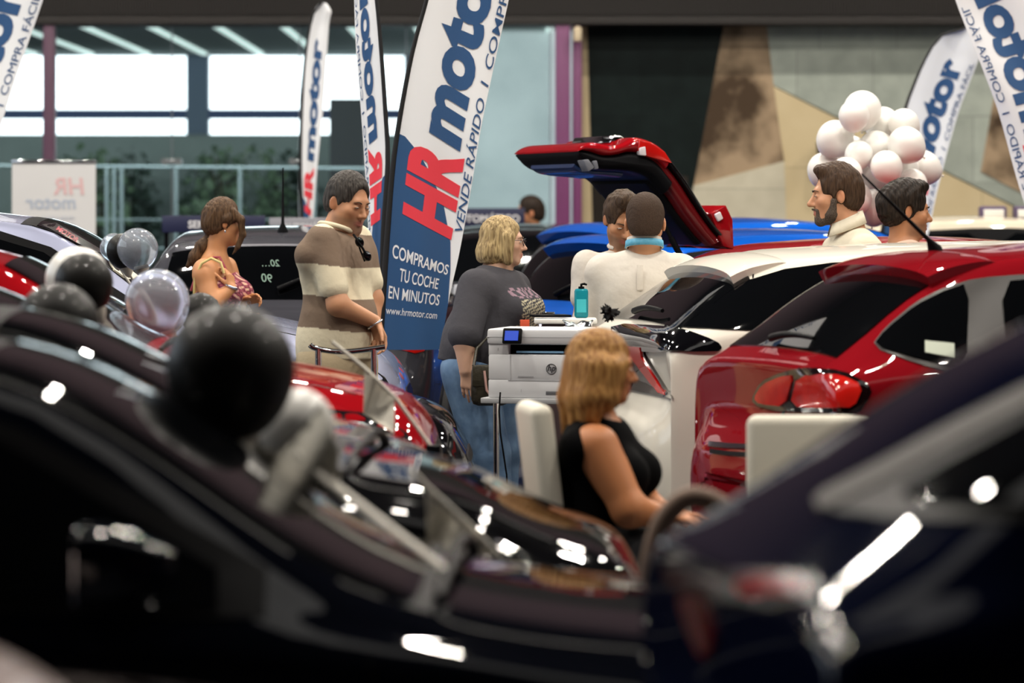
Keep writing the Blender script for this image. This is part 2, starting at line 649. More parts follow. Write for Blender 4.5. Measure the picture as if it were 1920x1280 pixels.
        mid = (xt + xr) / 2 + .12
        s.side('side_window', [(xb - .27, zb - .01), (xt - .03, H - .15), (mid + .06, H - .125), (mid + .04, b + .03), (xt, b + .03)], M_GLASS, off=.007, step=.07, rnd=1)
        s.side('side_window', [(mid - .05, H - .125), (xr + .34, H - .15), (xr + .10, H - .23), (xr - .02, b + .11), (xr + .08, b + .06), (mid - .06, b + .03)], M_GLASS, off=.007, step=.07, rnd=1)
        # shut lines and door handles
        for g in (-1, 1):
            r_ = s.sray(g)
            for nm, ln in (('door_gap', [(xb - .12, zb - .08), (xb - .10, .55), (xb - .16, .28)]), ('door_gap', [(mid, b), (mid - .01, .6), (mid + .02, .28)]),
                           ('door_gap', [(xr + .02, b + .02), (xr + .12, .75), (xr + .3, .55), (xr + .34, .28)])):
                s.strip(nm, ln, .007, M_TRIM, r_, .002)
            for hx in (mid + .12, xr + .16):
                h, n, _, _ = s.bvh.ray_cast(Vector((hx, 3 * g, b - .12)), Vector((0, -g, 0)))
                if h: box('door_handle', h + n * .012, (.19, .022, .028), s.paint, s.root, .009)
        s.strip('hood_gap', [(xb + .02, -.66 * p['W'] / 2), (xb + .1, -.80 * p['W'] / 2), (p['L'] / 2 - .30, -.70 * p['W'] / 2)], .008, M_TRIM, lambda u, v: (Vector((u, v, 4)), Vector((0, 0, -1))), .002)
        s.strip('hood_gap', [(xb + .02, .66 * p['W'] / 2), (xb + .1, .80 * p['W'] / 2), (p['L'] / 2 - .30, .70 * p['W'] / 2)], .008, M_TRIM, lambda u, v: (Vector((u, v, 4)), Vector((0, 0, -1))), .002)

    def faces(s, lamp_front=True, lamp_rear=True):
        """headlamps, grille, plate, tail lamps"""
        p = s.p
        xf, xr, W = p['L'] / 2, -p['L'] / 2, p['W'] / 2
        z = p['zhf']
        if lamp_front:
            for g in (-1, 1):
                h = s.side('headlight', [(xf - .52, z - .05), (xf - .22, z - .09), (xf - .10, z - .17), (xf - .13, z - .22), (xf - .30, z - .20)], M_LAMPDARK, sgn=g, off=.005, step=.05, rnd=1)
                s.side('light_strip', [(xf - .44, z - .085), (xf - .22, z - .125), (xf - .15, z - .165), (xf - .24, z - .15)], M_CHROME, sgn=g, off=.009, step=.04, rnd=1, parent=h)
            s.front('grille', [(-.48 * W, z - .22), (.48 * W, z - .22), (.55 * W, .60), (-.55 * W, .60)], M_TRIM, off=.004, step=.07, rnd=1)
            s.front('air_intake', [(-.55 * W, .52), (.55 * W, .52), (.6 * W, .40), (-.6 * W, .40)], M_TRIM, off=.004, step=.07, rnd=1)
        if lamp_rear:
            t = p['tail']
            for g in (-1, 1):
                s.rear('tail_light', [(g * .60 * W, t - .06), (g * .90 * W, t - .04), (g * .93 * W, t - .16), (g * .88 * W, t - .27), (g * .66 * W, t - .22)], M_TAIL, off=.008, step=.05, rnd=1)
            s.wiper((xr + p.get('rbase', .22) + .05, 0.0), (xr + p.get('rbase', .22) + .12, -.35))
# ------------------------------------------------------------------ smooth bodies from blended volumes
class Vol:
    """a list of blended volumes that becomes one continuous mesh"""

    def __init__(s): s.prims = []; s.F = None

    def frame(s, M): s.F = None if M is None else np.array(M.inverted()); return s

    def _add(s, kind, data, k, op):
        s.prims.append((kind, data, k, op, s.F)); return s

    def cap(s, a, b, ra, rb=None, k=.03, op='+'):
        return s._add('c', (np.array(a, float), np.array(b, float), ra, ra if rb is None else rb), k, op)

    def ell(s, c, r, k=.03, op='+', rot=None):
        r = np.array([r] * 3 if np.isscalar(r) else r, float)
        return s._add('e', (np.array(c, float), r, None if rot is None else np.array(rot.transposed())), k, op)

    def plane(s, p, n, k=.01, op='-'):
        n = np.array(n, float); n /= np.linalg.norm(n)
        return s._add('p', (np.array(p, float), n), k, op)

    def chain(s, pts, rs, k=.03, op='+'):
        for i in range(len(pts) - 1): s.cap(pts[i], pts[i + 1], rs[i], rs[i + 1], k, op)
        return s

    @staticmethod
    def dist(pr, X):
        kind, d, k, op, F = pr
        if F is not None: X = X @ F[:3, :3].T + F[:3, 3]
        if kind == 'c':
            a, b, ra, rb = d
            ab = b - a
            t = np.clip(((X - a) @ ab) / (ab @ ab + 1e-12), 0, 1)
            return np.linalg.norm(X - a - t[:, None] * ab, axis=1) - (ra + (rb - ra) * t)
        if kind == 'e':
            c, r, R = d
            q = X - c
            if R is not None: q = q @ R.T
            k0 = np.linalg.norm(q / r, axis=1); k1 = np.linalg.norm(q / (r * r), axis=1)
            return np.where(k0 < 1e-6, -r.min(), k0 * (k0 - 1) / (k1 + 1e-9))
        p, n = d
        return (X - p) @ n

    @staticmethod
    def comb(d1, d2, k, op):
        if op == '+':
            h = np.clip(.5 + .5 * (d1 - d2) / k, 0, 1)
            return d1 + (d2 - d1) * h - k * h * (1 - h)
        if op == '-': d2 = -d2
        h = np.clip(.5 - .5 * (d1 - d2) / k, 0, 1)
        return d1 + (d2 - d1) * h + k * h * (1 - h)

    def bounds(s):
        lo, hi = np.full(3, 9e9), np.full(3, -9e9)
        for kind, d, k, op, F in s.prims:
            if op != '+' or kind == 'p': continue
            if kind == 'c':
                m = max(d[2], d[3]); P_ = [d[0] - m, d[0] + m, d[1] - m, d[1] + m]
            else:
                m = d[1].max() if d[2] is not None or F is not None else d[1]; P_ = [d[0] - m, d[0] + m]
            P_ = np.array(P_)
            if F is not None:
                Fi = np.linalg.inv(F)
                a, b = P_.min(0), P_.max(0)
                P_ = np.array([[x, y, z] for x in (a[0], b[0]) for y in (a[1], b[1]) for z in (a[2], b[2])])
                P_ = P_ @ Fi[:3, :3].T + Fi[:3, 3]
            lo = np.minimum(lo, P_.min(0)); hi = np.maximum(hi, P_.max(0))
        return lo - .02, hi + .02

    def mesh(s, name, h=.006, smooth=1):
        lo, hi = s.bounds()
        B = 10
        nb = np.ceil((hi - lo) / (h * B)).astype(int)
        N = nb * B + 1
        G = np.ones(N, np.float32)
        bi = np.stack(np.meshgrid(*[np.arange(n) for n in nb], indexing='ij'), -1).reshape(-1, 3)
        cen = lo + (bi + .5) * B * h
        R = B * h * .87
        D = np.stack([Vol.dist(p, cen) for p in s.prims], 1)
        loc = np.stack(np.meshgrid(*[np.arange(B + 1)] * 3, indexing='ij'), -1).reshape(-1, 3) * h
        ops = [p[3] for p in s.prims]
        add = np.array([o == '+' for o in ops])
        mn = D[:, add].min(1)
        for q in range(len(bi)):
            o = lo + bi[q] * B * h
            sl = tuple(slice(b * B, b * B + B + 1) for b in bi[q])
            if mn[q] > R * 1.9 + .04: continue
            X = loc + o
            d = None
            for j, p in enumerate(s.prims):
                if p[3] == '+':
                    if D[q, j] > mn[q] + 2.2 * R + .07: continue
                    e = Vol.dist(p, X)
                    d = e if d is None else Vol.comb(d, e, p[2], '+')
                elif d is not None:
                    if p[3] == '-' and D[q, j] > R * 2 + p[2] + .03: continue
                    d = Vol.comb(d, Vol.dist(p, X), p[2], p[3])
            if d is not None:
                G[sl] = d.reshape(B + 1, B + 1, B + 1)
        v, f = nets(G)
        v = v * h + lo
        if smooth and len(v):
            for _ in range(smooth):
                acc = np.zeros_like(v); cnt = np.zeros(len(v))
                for i in range(4):
                    a, b = f[:, i], f[:, (i + 1) % 4]
                    np.add.at(acc, a, v[b]); np.add.at(cnt, a, 1)
                    np.add.at(acc, b, v[a]); np.add.at(cnt, b, 1)
                v = v * .5 + .5 * acc / np.maximum(cnt, 1)[:, None]
        return v, f


def nets(G):
    """surface nets on a dense grid"""
    S = G < 0
    n = np.array(G.shape) - 1
    off = [(i, j, k) for i in (0, 1) for j in (0, 1) for k in (0, 1)]
    cs = np.zeros(n, np.int8)
    for i, j, k in off: cs += S[i:n[0] + i, j:n[1] + j, k:n[2] + k]
    act = (cs > 0) & (cs < 8)
    idx = np.argwhere(act)
    vid = np.full(n, -1, np.int64)
    vid[act] = np.arange(len(idx))
    pos = np.zeros((len(idx), 3)); cnt = np.zeros(len(idx))
    for a in off:
        for ax in range(3):
            if a[ax]: continue
            b = list(a); b[ax] = 1
            ga = G[idx[:, 0] + a[0], idx[:, 1] + a[1], idx[:, 2] + a[2]]
            gb = G[idx[:, 0] + b[0], idx[:, 1] + b[1], idx[:, 2] + b[2]]
            m = (ga < 0) != (gb < 0)
            t = np.where(m, ga / np.where(m, ga - gb, 1), 0)
            pt = np.tile(np.array(a, float), (len(idx), 1)); pt[:, ax] = t
            pos[m] += pt[m]; cnt[m] += 1
    v = idx + pos / np.maximum(cnt, 1)[:, None]
    F = []
    for ax in range(3):
        u, w = (ax + 1) % 3, (ax + 2) % 3
        sl0 = [slice(None)] * 3; sl1 = [slice(None)] * 3
        sl0[ax] = slice(0, -1); sl1[ax] = slice(1, None)
        ch = S[tuple(sl0)] != S[tuple(sl1)]
        e = np.argwhere(ch)
        e = e[(e[:, u] > 0) & (e[:, w] > 0) & (e[:, u] < n[u]) & (e[:, w] < n[w])]
        ins = S[e[:, 0], e[:, 1], e[:, 2]]
        q = []
        for du, dw in ((1, 1), (0, 1), (0, 0), (1, 0)):
            c = e.copy(); c[:, u] -= du; c[:, w] -= dw
            q.append(vid[c[:, 0], c[:, 1], c[:, 2]])
        q = np.stack(q, 1)
        q[~ins] = q[~ins][:, ::-1]
        F.append(q)
    F = np.vstack(F)
    return v, F[(F >= 0).all(1)]


def vol_obj(name, vol, m, parent=None, h=.006, smooth=1, colour=None, fix=None):
    v, f = vol.mesh(name, h, smooth)
    if fix: v = fix(v)
    me = mesh_pf(name, v, f)
    if colour is not None:
        c = np.array(colour(v))
        at = me.color_attributes.new('tint', 'FLOAT_COLOR', 'POINT')
        at.data.foreach_set('color', np.hstack([c, np.ones((len(c), 1))]).astype(np.float32).ravel())
    return link(name, me, m, parent)


def tint_mat(name, rough=.5, sub=0.0, spec=.4):
    if name in _mats: return _mats[name]
    m = mat(name, 'c09070', rough, spec=spec, sub=sub, noise=(16, 'c09070', 4, .3), bump=0 if sub else .55)
    nt = m.node_tree
    a = nt.nodes.new('ShaderNodeVertexColor'); a.layer_name = 'tint'
    nt.links.new(a.outputs[0], nt.nodes['Principled BSDF'].inputs['Base Color'])
    return m


def hair_mat(name, dark, light, scale=130, rough=.42, stretch=.08, sharp=.22):
    m = mat(name, dark, rough, noise=(scale, light, 5, sharp), bump=.45, nscale=(1, 1, stretch), spec=.14)
    return m


def head_frame(c, yaw, pitch=0.0, roll=0.0, scale=1.0):
    """face looks along -Y of its own frame; yaw turns it to the right of the picture"""
    return (Matrix.Translation(Vector(c)) @ Matrix.Rotation(math.radians(yaw), 4, 'Z') @ Matrix.Rotation(math.radians(pitch), 4, 'X')
            @ Matrix.Rotation(math.radians(roll), 4, 'Y') @ Matrix.Scale(scale, 4))


def add_head(V, M, fem=False, nose=1.0, jaw=1.0, smile=0.0, full=0.0):
    V.frame(M)
    V.ell((0, .016, .034), (.076, .098, .092), .02)
    V.ell((0, -.030, -.030), (.060 + full * .012, .066, .086), .035)
    V.ell((0, -.012, -.060), ((.058 + full * .012) * jaw, .058, .050), .03)
    V.cap((-.016 * jaw, -.070, -.099), (.016 * jaw, -.070, -.099), .019 if fem else .022, k=.03)
    V.cap((-.030, -.080, .027), (.030, -.080, .027), .012, k=.022)
    for g in (-1, 1):
        V.ell((g * .043, -.058, -.020), (.026, .026, .022), .025)
        V.ell((g * .034, -.103, .006), (.019, .016, .012), .014, '-')
    V.cap((0, -.089, .016), (0, -.1085 - .004 * nose, -.026), .0075, .0105 * nose, .012)
    V.ell((0, -.111 - .004 * nose, -.031), (.0115, .0115, .010), .010)
    for g in (-1, 1): V.ell((g * .0115, -.099, -.035), (.0085, .011, .0085), .008)
    for g in (-1, 1): V.ell((g * .033, -.0845, .0045), (.0135, .012, .0095), .004)
    w = .021 + .005 * smile
    V.cap((-w, -.086, -.0605 + .004 * smile), (0, -.0955, -.0595), .0055, .0066, .008)
    V.cap((w, -.086, -.0605 + .004 * smile), (0, -.0955, -.0595), .0055, .0066, .008)
    V.cap((-w * .8, -.086, -.0705 + .003 * smile), (0, -.0945, -.073), .006, .0075, .008)
    V.cap((w * .8, -.086, -.0705 + .003 * smile), (0, -.0945, -.073), .006, .0075, .008)
    V.cap((-w * 1.1, -.094, -.0655 + .006 * smile), (0, -.1035, -.0665), .0022, k=.004, op='-')
    V.cap((w * 1.1, -.094, -.0655 + .006 * smile), (0, -.1035, -.0665), .0022, k=.004, op='-')
    for g in (-1, 1):
        R = Matrix.Rotation(math.radians(g * -22), 3, 'Z')
        V.ell((g * .079, .014, -.002), (.0085, .0185, .031), .007, rot=R)
        V.ell((g * .088, .008, .002), (.005, .010, .018), .006, '-', rot=R)
    V.frame(None)


def head_tint(M, skin, lip=None, stubble=None):
    Mi = np.array(M.inverted())
    sk = np.array(lin(skin)); lp = np.array(lin(lip)) if lip else sk * (.9, .6, .6)
    st = np.array(lin(stubble)) if stubble else None

    def fn(v):
        q = v @ Mi[:3, :3].T + Mi[:3, 3]
        c = np.tile(sk, (len(v), 1))
        inh = (np.linalg.norm(q, axis=1) < .17)

        def blend(mask, col): c[:] = c * (1 - mask[:, None]) + np.array(col) * mask[:, None]
        if st is not None:
            m = np.clip((-.040 - q[:, 2]) / .02, 0, 1) * np.clip((.02 - q[:, 1]) / .03, 0, 1) * np.clip((q[:, 2] + .135) / .03, 0, 1)
            blend(m * .55 * inh, st)
        e = np.exp(-((q[:, 0] / .026) ** 4 + ((q[:, 2] + .066) / .0125) ** 4)) * (q[:, 1] < -.070)
        blend(e * .75 * inh, lp)
        for g in (-1, 1):
            ck = np.exp(-(((q[:, 0] - g * .044) / .022) ** 2 + ((q[:, 2] + .026) / .018) ** 2)) * (q[:, 1] < -.03)
            blend(ck * .22 * inh, sk * (1.08, .72, .66))
            er = np.exp(-(((q[:, 0] - g * .083) / .012) ** 2 + ((q[:, 2]) / .035) ** 2 + ((q[:, 1] - .014) / .025) ** 2))
            blend(er * .3 * inh, sk * (1.1, .66, .6))
        return np.clip(c, 0, 1)
    return fn


def face_bits(M, parent, brow='2a1c14', iris='3a2418', closed=False, lash=True):
    """eyes, brows on a head"""
    for g in (-1, 1):
        vs, fs, mi = [], [], []
        n, k = 12, 16
        for i in range(n + 1):
            th = math.pi * i / n
            for j in range(k):
                ph = 2 * math.pi * j / k
                vs.append(Vector((math.sin(th) * math.cos(ph), -math.cos(th), math.sin(th) * math.sin(ph))))
        for i in range(n):
            for j in range(k):
                fs.append((i * k + j, i * k + (j + 1) % k, (i + 1) * k + (j + 1) % k, (i + 1) * k + j))
                mi.append(1 if i < 2 else (0))
        c = Vector((g * .033, -.0862, .0045))
        vv = [M @ (c + Vector((v.x * .0118, v.y * .0118, v.z * (.0045 if closed else .0072)))) for v in vs]
        link('eye', mesh_pf('eye', vv, fs, True, mi), [M_EYE, mat('iris_' + iris, iris, .15)], parent)
        bm = bmesh.new()
        pts = [(g * .017, -.0985, .0245), (g * .030, -.0985, .0300), (g * .042, -.0915, .0290), (g * .051, -.0800, .0235)]
        add_tube(bm, [M @ Vector(p) for p in catmull(pts, 4)], [.0028 * (1.0 - .05 * i) * M.median_scale for i in range(13)], 6)
        link('eyebrow', bm_mesh('eyebrow', bm, True), mat('brow_' + brow, brow, .8), parent)
        if lash:
            bm = bmesh.new()
            add_tube(bm, [M @ Vector((g * (.033 + t * .0135), -.0985 + .0075 * t * t + (.0015 if t * 1 > 0 else 0), .0045 + (.0015 if closed else .0078) * (1 - t * t) ** .7)) for t in np.linspace(-1, 1, 9)], .0011 * M.median_scale, 5)
            link('eyelashes', bm_mesh('eyelashes', bm, True), mat('brow_' + brow, brow, .8), parent)


def short_hair(M, top=.016, side=.008, front=.0, nape=-.055, quiff=0.0, back=.0):
    """close cropped to fuller cut; the face, ears and nape stay free"""
    V = Vol(); V.frame(M)
    V.ell((0, .018 + back / 2, .036), (.077 + side, .099 + side + back, .093 + side), .02)
    V.ell((0, .010, .062), (.066 + side, .082, .068 + top), .03)
    V.ell((0, .055, -.015), (.062 + side, .055 + side, .062), .03)
    if quiff:
        V.ell((0, -.046, .112 + quiff * .5), (.056, .040, .018 + quiff * .6), .03)
        V.ell((.016, -.062, .114 + quiff * .6), (.036, .026, .014 + quiff * .5), .03)
        V.ell((-.022, -.054, .118 + quiff * .6), (.030, .030, .012 + quiff * .5), .02)
    # face opening
    V.ell((0, -.125 + front, .012), (.073, .078, .104), .010, '-')
    V.ell((0, -.105 + front, .000), (.063, .052, .066), .01, '-')
    for g in (-1, 1):
        V.ell((g * .082, -.066, -.052), (.045, .058, .070), .012, '-')
        V.ell((g * .088, .012, -.010), (.024, .023, .040), .008, '-')
        V.ell((g * .075, .004, -.090), (.05, .045, .055), .012, '-')
    V.plane((0, .05, nape), (0, -.25, -1), .012, '&')
    V.frame(None)
    return V


def rough_fix(amp, freq, seed=0):
    def fn(v):
        a = np.sin(v[:, 0] * freq + 1.7 * np.sin(v[:, 2] * freq * .35 + seed)) * np.cos(v[:, 1] * freq * .9 + seed)
        b = np.sin(v[:, 0] * freq * 2.3 + v[:, 1] * freq * 1.9 + seed * 2) * .5
        c = v.mean(0)
        d = v - c
        return v + d / (np.linalg.norm(d, axis=1, keepdims=True) + 1e-6) * ((a + b) * amp)[:, None]
    return fn


def add_hand(V, w, dirn, palm, thumb, L=.185, curl=.5, r=.0085, spread=.16):
    """w wrist, dirn along the hand, palm the direction the palm looks, thumb the side the thumb is on"""
    d = Vector(dirn).normalized()
    t = Vector(thumb); t = (t - d * t.dot(d)).normalized()
    n = Vector(palm); n = (n - d * n.dot(d) - t * n.dot(t)).normalized()
    w = Vector(w)
    s = L / .185
    k0 = w + d * .085 * s
    for i, off in enumerate((.031, .011, -.010, -.029)):
        V.cap(w + t * off * .62 * s + d * .012 * s, k0 + t * off * s - d * (.004 if i in (0, 2) else 0 if i == 1 else .012) * s, .0125 * s, .0105 * s, .014)
    lens = [(.036, .024, .019), (.041, .027, .021), (.037, .025, .020), (.029, .019, .017)]
    for i, (off, ln) in enumerate(zip((.031, .011, -.010, -.029), lens)):
        p = k0 + t * off * s - d * (.004 if i in (0, 2) else 0 if i == 1 else .012) * s
        a = curl * (.55 + .12 * i)
        f = (d + t * (spread * (1 - i * .66) * .35)).normalized()
        for j, l in enumerate(ln):
            ang = a * (j + 1) * .75
            dd = (f * math.cos(ang) + n * math.sin(ang)).normalized()
            q = p + dd * l * s
            V.cap(p, q, r * s * (1.0 - .07 * j), r * s * (.94 - .08 * j), .004)
            p = q
    p = w + d * .022 * s + t * .024 * s + n * .006 * s
    for j, (l, rr) in enumerate(((.042, .0135), (.031, .0105), (.025, .009))):
        ang = .75 - .22 * j
        dd = (d * math.cos(ang) + t * math.sin(ang) * .8 + n * (.35 + .25 * curl)).normalized()
        q = p + dd * l * s
        V.cap(p, q, rr * s, rr * .88 * s, .01 if j == 0 else .004)
        p = q


def axis(yaw):
    """unit vectors of a torso whose chest looks along yaw (0 = at the camera, 90 = to the right)"""
    a = math.radians(yaw)
    return Vector((math.sin(a), -math.cos(a), 0)), Vector((math.cos(a), math.sin(a), 0))   # forward, towards picture right at yaw 0


def torso(V, hip, chest, neck, yaw, wid=.19, dep=.115, belly=0.0, k=.06, grow=0.0, hipw=None, low=True, bust=0.0):
    """trunk volumes; wid is the half width at the shoulders"""
    F, S = axis(yaw)
    hip, chest, neck = Vector(hip), Vector(chest), Vector(neck)
    R = Matrix.Rotation(math.radians(yaw), 3, 'Z')
    hw = hipw or wid * .86
    g = grow
    V.ell(chest, (wid * .93 + g, dep + g, .17 + g), k, rot=R)
    V.ell(chest * .35 + hip * .65 + F * belly * .5, (wid * .84 + g + belly * .35, dep * .95 + g + belly * .7, .17 + g), k, rot=R)
    if low: V.ell(hip, (hw + g, dep * 1.02 + g, .13 + g), k, rot=R)
    for s in (-1, 1):
        V.cap(chest.lerp(neck, .55) + S * s * .05, chest.lerp(neck, .42) + S * s * wid * .93, .05 + g, .052 + g, k)
        if bust: V.ell(chest + F * (dep * .8) + S * s * .075 - Vector((0, 0, .03)), (.075 + g, .06 + bust + g, .075 + g), .04, rot=R)
# ------------------------------------------------------------------ materials
M_TRIM = mat('black_plastic', '0d0d0f', .42, spec=.06)
M_TYRE = mat('tyre_rubber', '121212', .8)
M_RIM = mat('rim_alloy', '9a9ca0', .25, metal=.9)
M_GLASS = mat('dark_car_glass', '07080a', .03, spec=.5)
M_CHROME = mat('chrome', 'd8dade', .08, metal=1.0)
M_LAMPDARK = mat('lamp_housing', '15161a', .08, spec=.8)
M_PLATE = mat('plate_white', 'e2e2dc', .4)
M_TAIL = mat('tail_lamp_red', 'a00c0c', .12, coat=.4, spec=.4, noise=(9, 'd02018', 1, .3))
M_WHITE = mat('white_plastic', 'e6e4de', .4)
M_EYE = mat('eye_white', 'd8d0c8', .2)


def paint(name, col, rough=.28, metal=0.0, noise=None, haze=None):
    m = mat('paint_' + name, col, rough + .15, metal, coat=.85, spec=.0)
    if haze:
        m.node_tree.nodes['Principled BSDF'].inputs['Coat Roughness'].default_value = haze
        m.node_tree.nodes['Principled BSDF'].inputs['Coat Weight'].default_value = .6
    return m


# ------------------------------------------------------------------ the hall
def quadwall(name, pts, m, thick=.12, kind='structure', label=None):
    """upright slab from an outline (x, z) at depth y: pts = [(x, z)], thick away from the camera"""
    pass


def slab(name, x0, x1, y0, y1, z0, z1, m, kind='structure'):
    o = box(name, ((x0 + x1) / 2, (y0 + y1) / 2, (z0 + z1) / 2), (x1 - x0, y1 - y0, z1 - z0), m)
    if kind: o['kind'] = kind
    return o


FLOOR = mat('hall_floor', '3a3b42', .32, noise=(3.0, '474852', 3, .3))
slab('floor', -14, 14, -10, 52, -.2, 0, FLOOR)
slab('ceiling', -14, 14, -10, 36.2, 9.2, 9.4, mat('hall_ceiling', '1d1a19', .8))
YW = 36.0
def zx(py, Y): return CAMZ - (py - HOR) / FPX * Y
def xx(px, Y): return (px - 960) / FPX * Y
zb = zx(50, YW)
# dark ribbed bulkhead over the glass, rosy wall above
bm = bmesh.new()
add_box(bm, (0, YW - .1, (zb + 4.6) / 2), (28, .5, 4.6 - zb))
for k in range(440):
    add_box(bm, (-5.6 + k * .0256, YW - .36, (zb + .09 + 4.6) / 2), (.012, .03, 4.6 - zb - .09))
add_box(bm, (0, YW - .37, zb + .035), (28, .07, .07), .01)
o = link('trim_1', bm_mesh('trim_1', bm), mat('bulkhead_brown', '1d1815', .55)); o['kind'] = 'structure'
slab('wall_upper', -14, 14, YW - .2, YW + .2, 4.6, 9.2, mat('upper_wall_dark', '3a2930', .7))
slab('wall_left', -14, -13.6, -10, 52, 0, 9.2, mat('side_wall_grey', '3a3a40', .8))
slab('wall_right', 13.6, 14, -10, 52, 0, 9.2, mat('side_wall_rose', '3c3432', .8))
slab('wall_front', -14, 14, -10.4, -10, 0, 9.2, mat('side_wall_dark', '1e1c1c', .8))

# stone wall on the right, cut in large polygons
def stone(name, c1, c2, scale, sh=.25, rough=.45, joints=None):
    m = mat(name, c1, rough, noise=(scale, c2, 8, sh), spec=.12)
    if joints:
        nt = m.node_tree; b = nt.nodes['Principled BSDF']
        tc = nt.nodes.new('ShaderNodeTexCoord')
        sp = nt.nodes.new('ShaderNodeSeparateXYZ'); cb = nt.nodes.new('ShaderNodeCombineXYZ')
        nt.links.new(tc.outputs['Object'], sp.inputs[0])
        nt.links.new(sp.outputs[0], cb.inputs[0]); nt.links.new(sp.outputs[2], cb.inputs[1])
        br = nt.nodes.new('ShaderNodeTexBrick')
        br.inputs['Scale'].default_value = 1.0
        br.inputs['Brick Width'].default_value = joints[0]; br.inputs['Row Height'].default_value = joints[1]
        br.inputs['Mortar Size'].default_value = .006
        br.offset = joints[3] if len(joints) > 3 else 0
        g = joints[2]
        br.inputs['Color1'].default_value = (1 - g, 1 - g, 1 - g, 1); br.inputs['Color2'].default_value = (1 + g, 1 + g, 1 + g, 1)
        br.inputs['Mortar'].default_value = (.75, .75, .75, 1)
        nt.links.new(cb.outputs[0], br.inputs['Vector'])
        mx = nt.nodes.new('ShaderNodeMix'); mx.data_type = 'RGBA'; mx.blend_type = 'MULTIPLY'; mx.inputs['Factor'].default_value = 1
        src = b.inputs['Base Color'].links[0].from_socket
        nt.links.new(src, mx.inputs['A']); nt.links.new(br.outputs['Color'], mx.inputs['B'])
        nt.links.new(mx.outputs['Result'], b.inputs['Base Color'])
    return m


ST = [stone('stone_dark_green', '0f1615', '182120', 5, .3, .4, (1.2, .62, .10)),
      stone('stone_brown_marble', '46382b', 'a08a70', 2.4, .11, .4),
      stone('stone_grey_green', '8a9188', 'a4aaa0', 6, .3, .5, (.72, .62, .10, .3)),
      stone('stone_beige', 'bba985', 'c6b592', 3, .3, .5, (1.1, 1.0, .04)),
      stone('stone_pale', 'b3ac98', 'c3bca8', 7, .3, .5, (1.3, .9, .04)),
      stone('stone_dark_brown', '231f1b', '2f2a25', 4, .3, .5)]
polys = [([(1094, 20), (1106, 50), (1112, 430), (1080, 430), (1085, 20)], 3),
         ([(1100, 20), (1364, 20), (1358, 60), (1300, 348), (1278, 460), (1112, 460)], 0),
         ([(1112, 330), (1290, 330), (1278, 700), (1112, 700)], 5),
         ([(1362, 20), (1436, 20), (1470, 303), (1300, 350)], 1),
         ([(1434, 20), (2300, 20), (2300, 640), (1900, 385), (1450, 160)], 2),
         ([(1450, 162), (1540, 208), (1920, 398), (2400, 640), (2400, 800), (1480, 800), (1470, 303)], 3),
         ([(1300, 348), (1470, 302), (1482, 800), (1270, 800), (1278, 460)], 4),
         ([(1862, 185), (2100, 60), (2300, 20), (2300, 420), (1935, 372), (1838, 322)], 1)]
vs, fs, mi = [], [], []
for q, (pl, k) in enumerate(polys):
    b0 = len(vs)
    yy = YW - .02 - .004 * q
    for a, b in pl: vs.append((xx(a, YW), yy, max(0.0, zx(b, YW))))
    for a, b in pl: vs.append((xx(a, YW), YW + .1, max(0.0, zx(b, YW))))
    n = len(pl)
    fs.append(tuple(range(b0, b0 + n))[::-1]); mi.append(k)
    for i in range(n):
        j = (i + 1) % n
        fs.append((b0 + i, b0 + j, b0 + n + j, b0 + n + i)); mi.append(k)
bmw = mesh_pf('wall_back', vs, fs, False, mi)
bm = bmesh.new(); bm.from_mesh(bmw); bmesh.ops.recalc_face_normals(bm, faces=bm.faces); bm.to_mesh(bmw); bm.free()
o = link('wall_back', bmw, ST); o['kind'] = 'structure'
slab('wall_back_core', xx(1094, YW), 14, YW + .1, YW + .3, 0, zb + .2, ST[4])

# purple steel posts of the glazed front
PUR = mat('purple_steel', '6d3560', .4)
PURD = mat('purple_steel_dark', '54354a', .45)
def post(name, px0, px1, label, m, py_top=40, y=YW - .3, d=.16):
    o = box(name, ((xx(px0, y) + xx(px1, y)) / 2, y, zx(py_top, y) / 2), (xx(px1, y) - xx(px0, y), d, zx(py_top, y)), m, None, .012)
    return tag(o, label, 'column')
post('steel_column', 1041, 1069, 'broad purple steel column where the glazing meets the stone wall', PUR)
post('steel_column', 1073, 1091, 'narrow purple steel column beside the beige edge of the stone wall', PUR, y=YW - .25)
post('steel_column', 82, 104, 'dark purple steel column behind the white roll-up banner at left', PURD)
# short pale box lamp on the narrow column
t = box('wall_spotlight', (xx(1083, YW - .4), YW - .43, zx(68, YW)), (.075, .12, .14), mat('lamp_cream', 'c9b89a', .5), None, .02)
tag(t, 'small cream spotlight high on the narrow purple column', 'spotlight')

# glass front (pane by pane) with clamps
GL = mat('clear_glazing', 'dfeae8', .02, trans=1.0, ior=1.05, spec=.35)
panes = [(-40, 82), (104, 320), (323, 560), (563, 760), (763, 1030)]
for i, (a, b) in enumerate(panes):
    g = slab('window_%d' % (i + 1), xx(a, YW), xx(b, YW), YW + .06, YW + .075, .4, zb + .2, GL)
for i, px in enumerate((322, 562, 762, 1032)):
    bm = bmesh.new()
    for py in (62, 325):
        for s_ in (-1, 1):
            add_tube(bm, [(xx(px + s_ * 13, YW), YW - .06, zx(py - 22, YW)), (xx(px + s_ * 13, YW), YW + .05, zx(py - 22, YW))], .034, 14)
        add_box(bm, (xx(px, YW), YW - .02, zx(py - 22, YW)), (.15, .05, .05), .01)
    add_tube(bm, [(xx(px, YW), YW + .02, .5), (xx(px, YW), YW + .02, zb)], .006, 8)
    o = link('trim_%d' % (i + 2), bm_mesh('trim', bm, True, 40), mat('clamp_steel', '8a8e90', .3, metal=.7)); o['kind'] = 'structure'

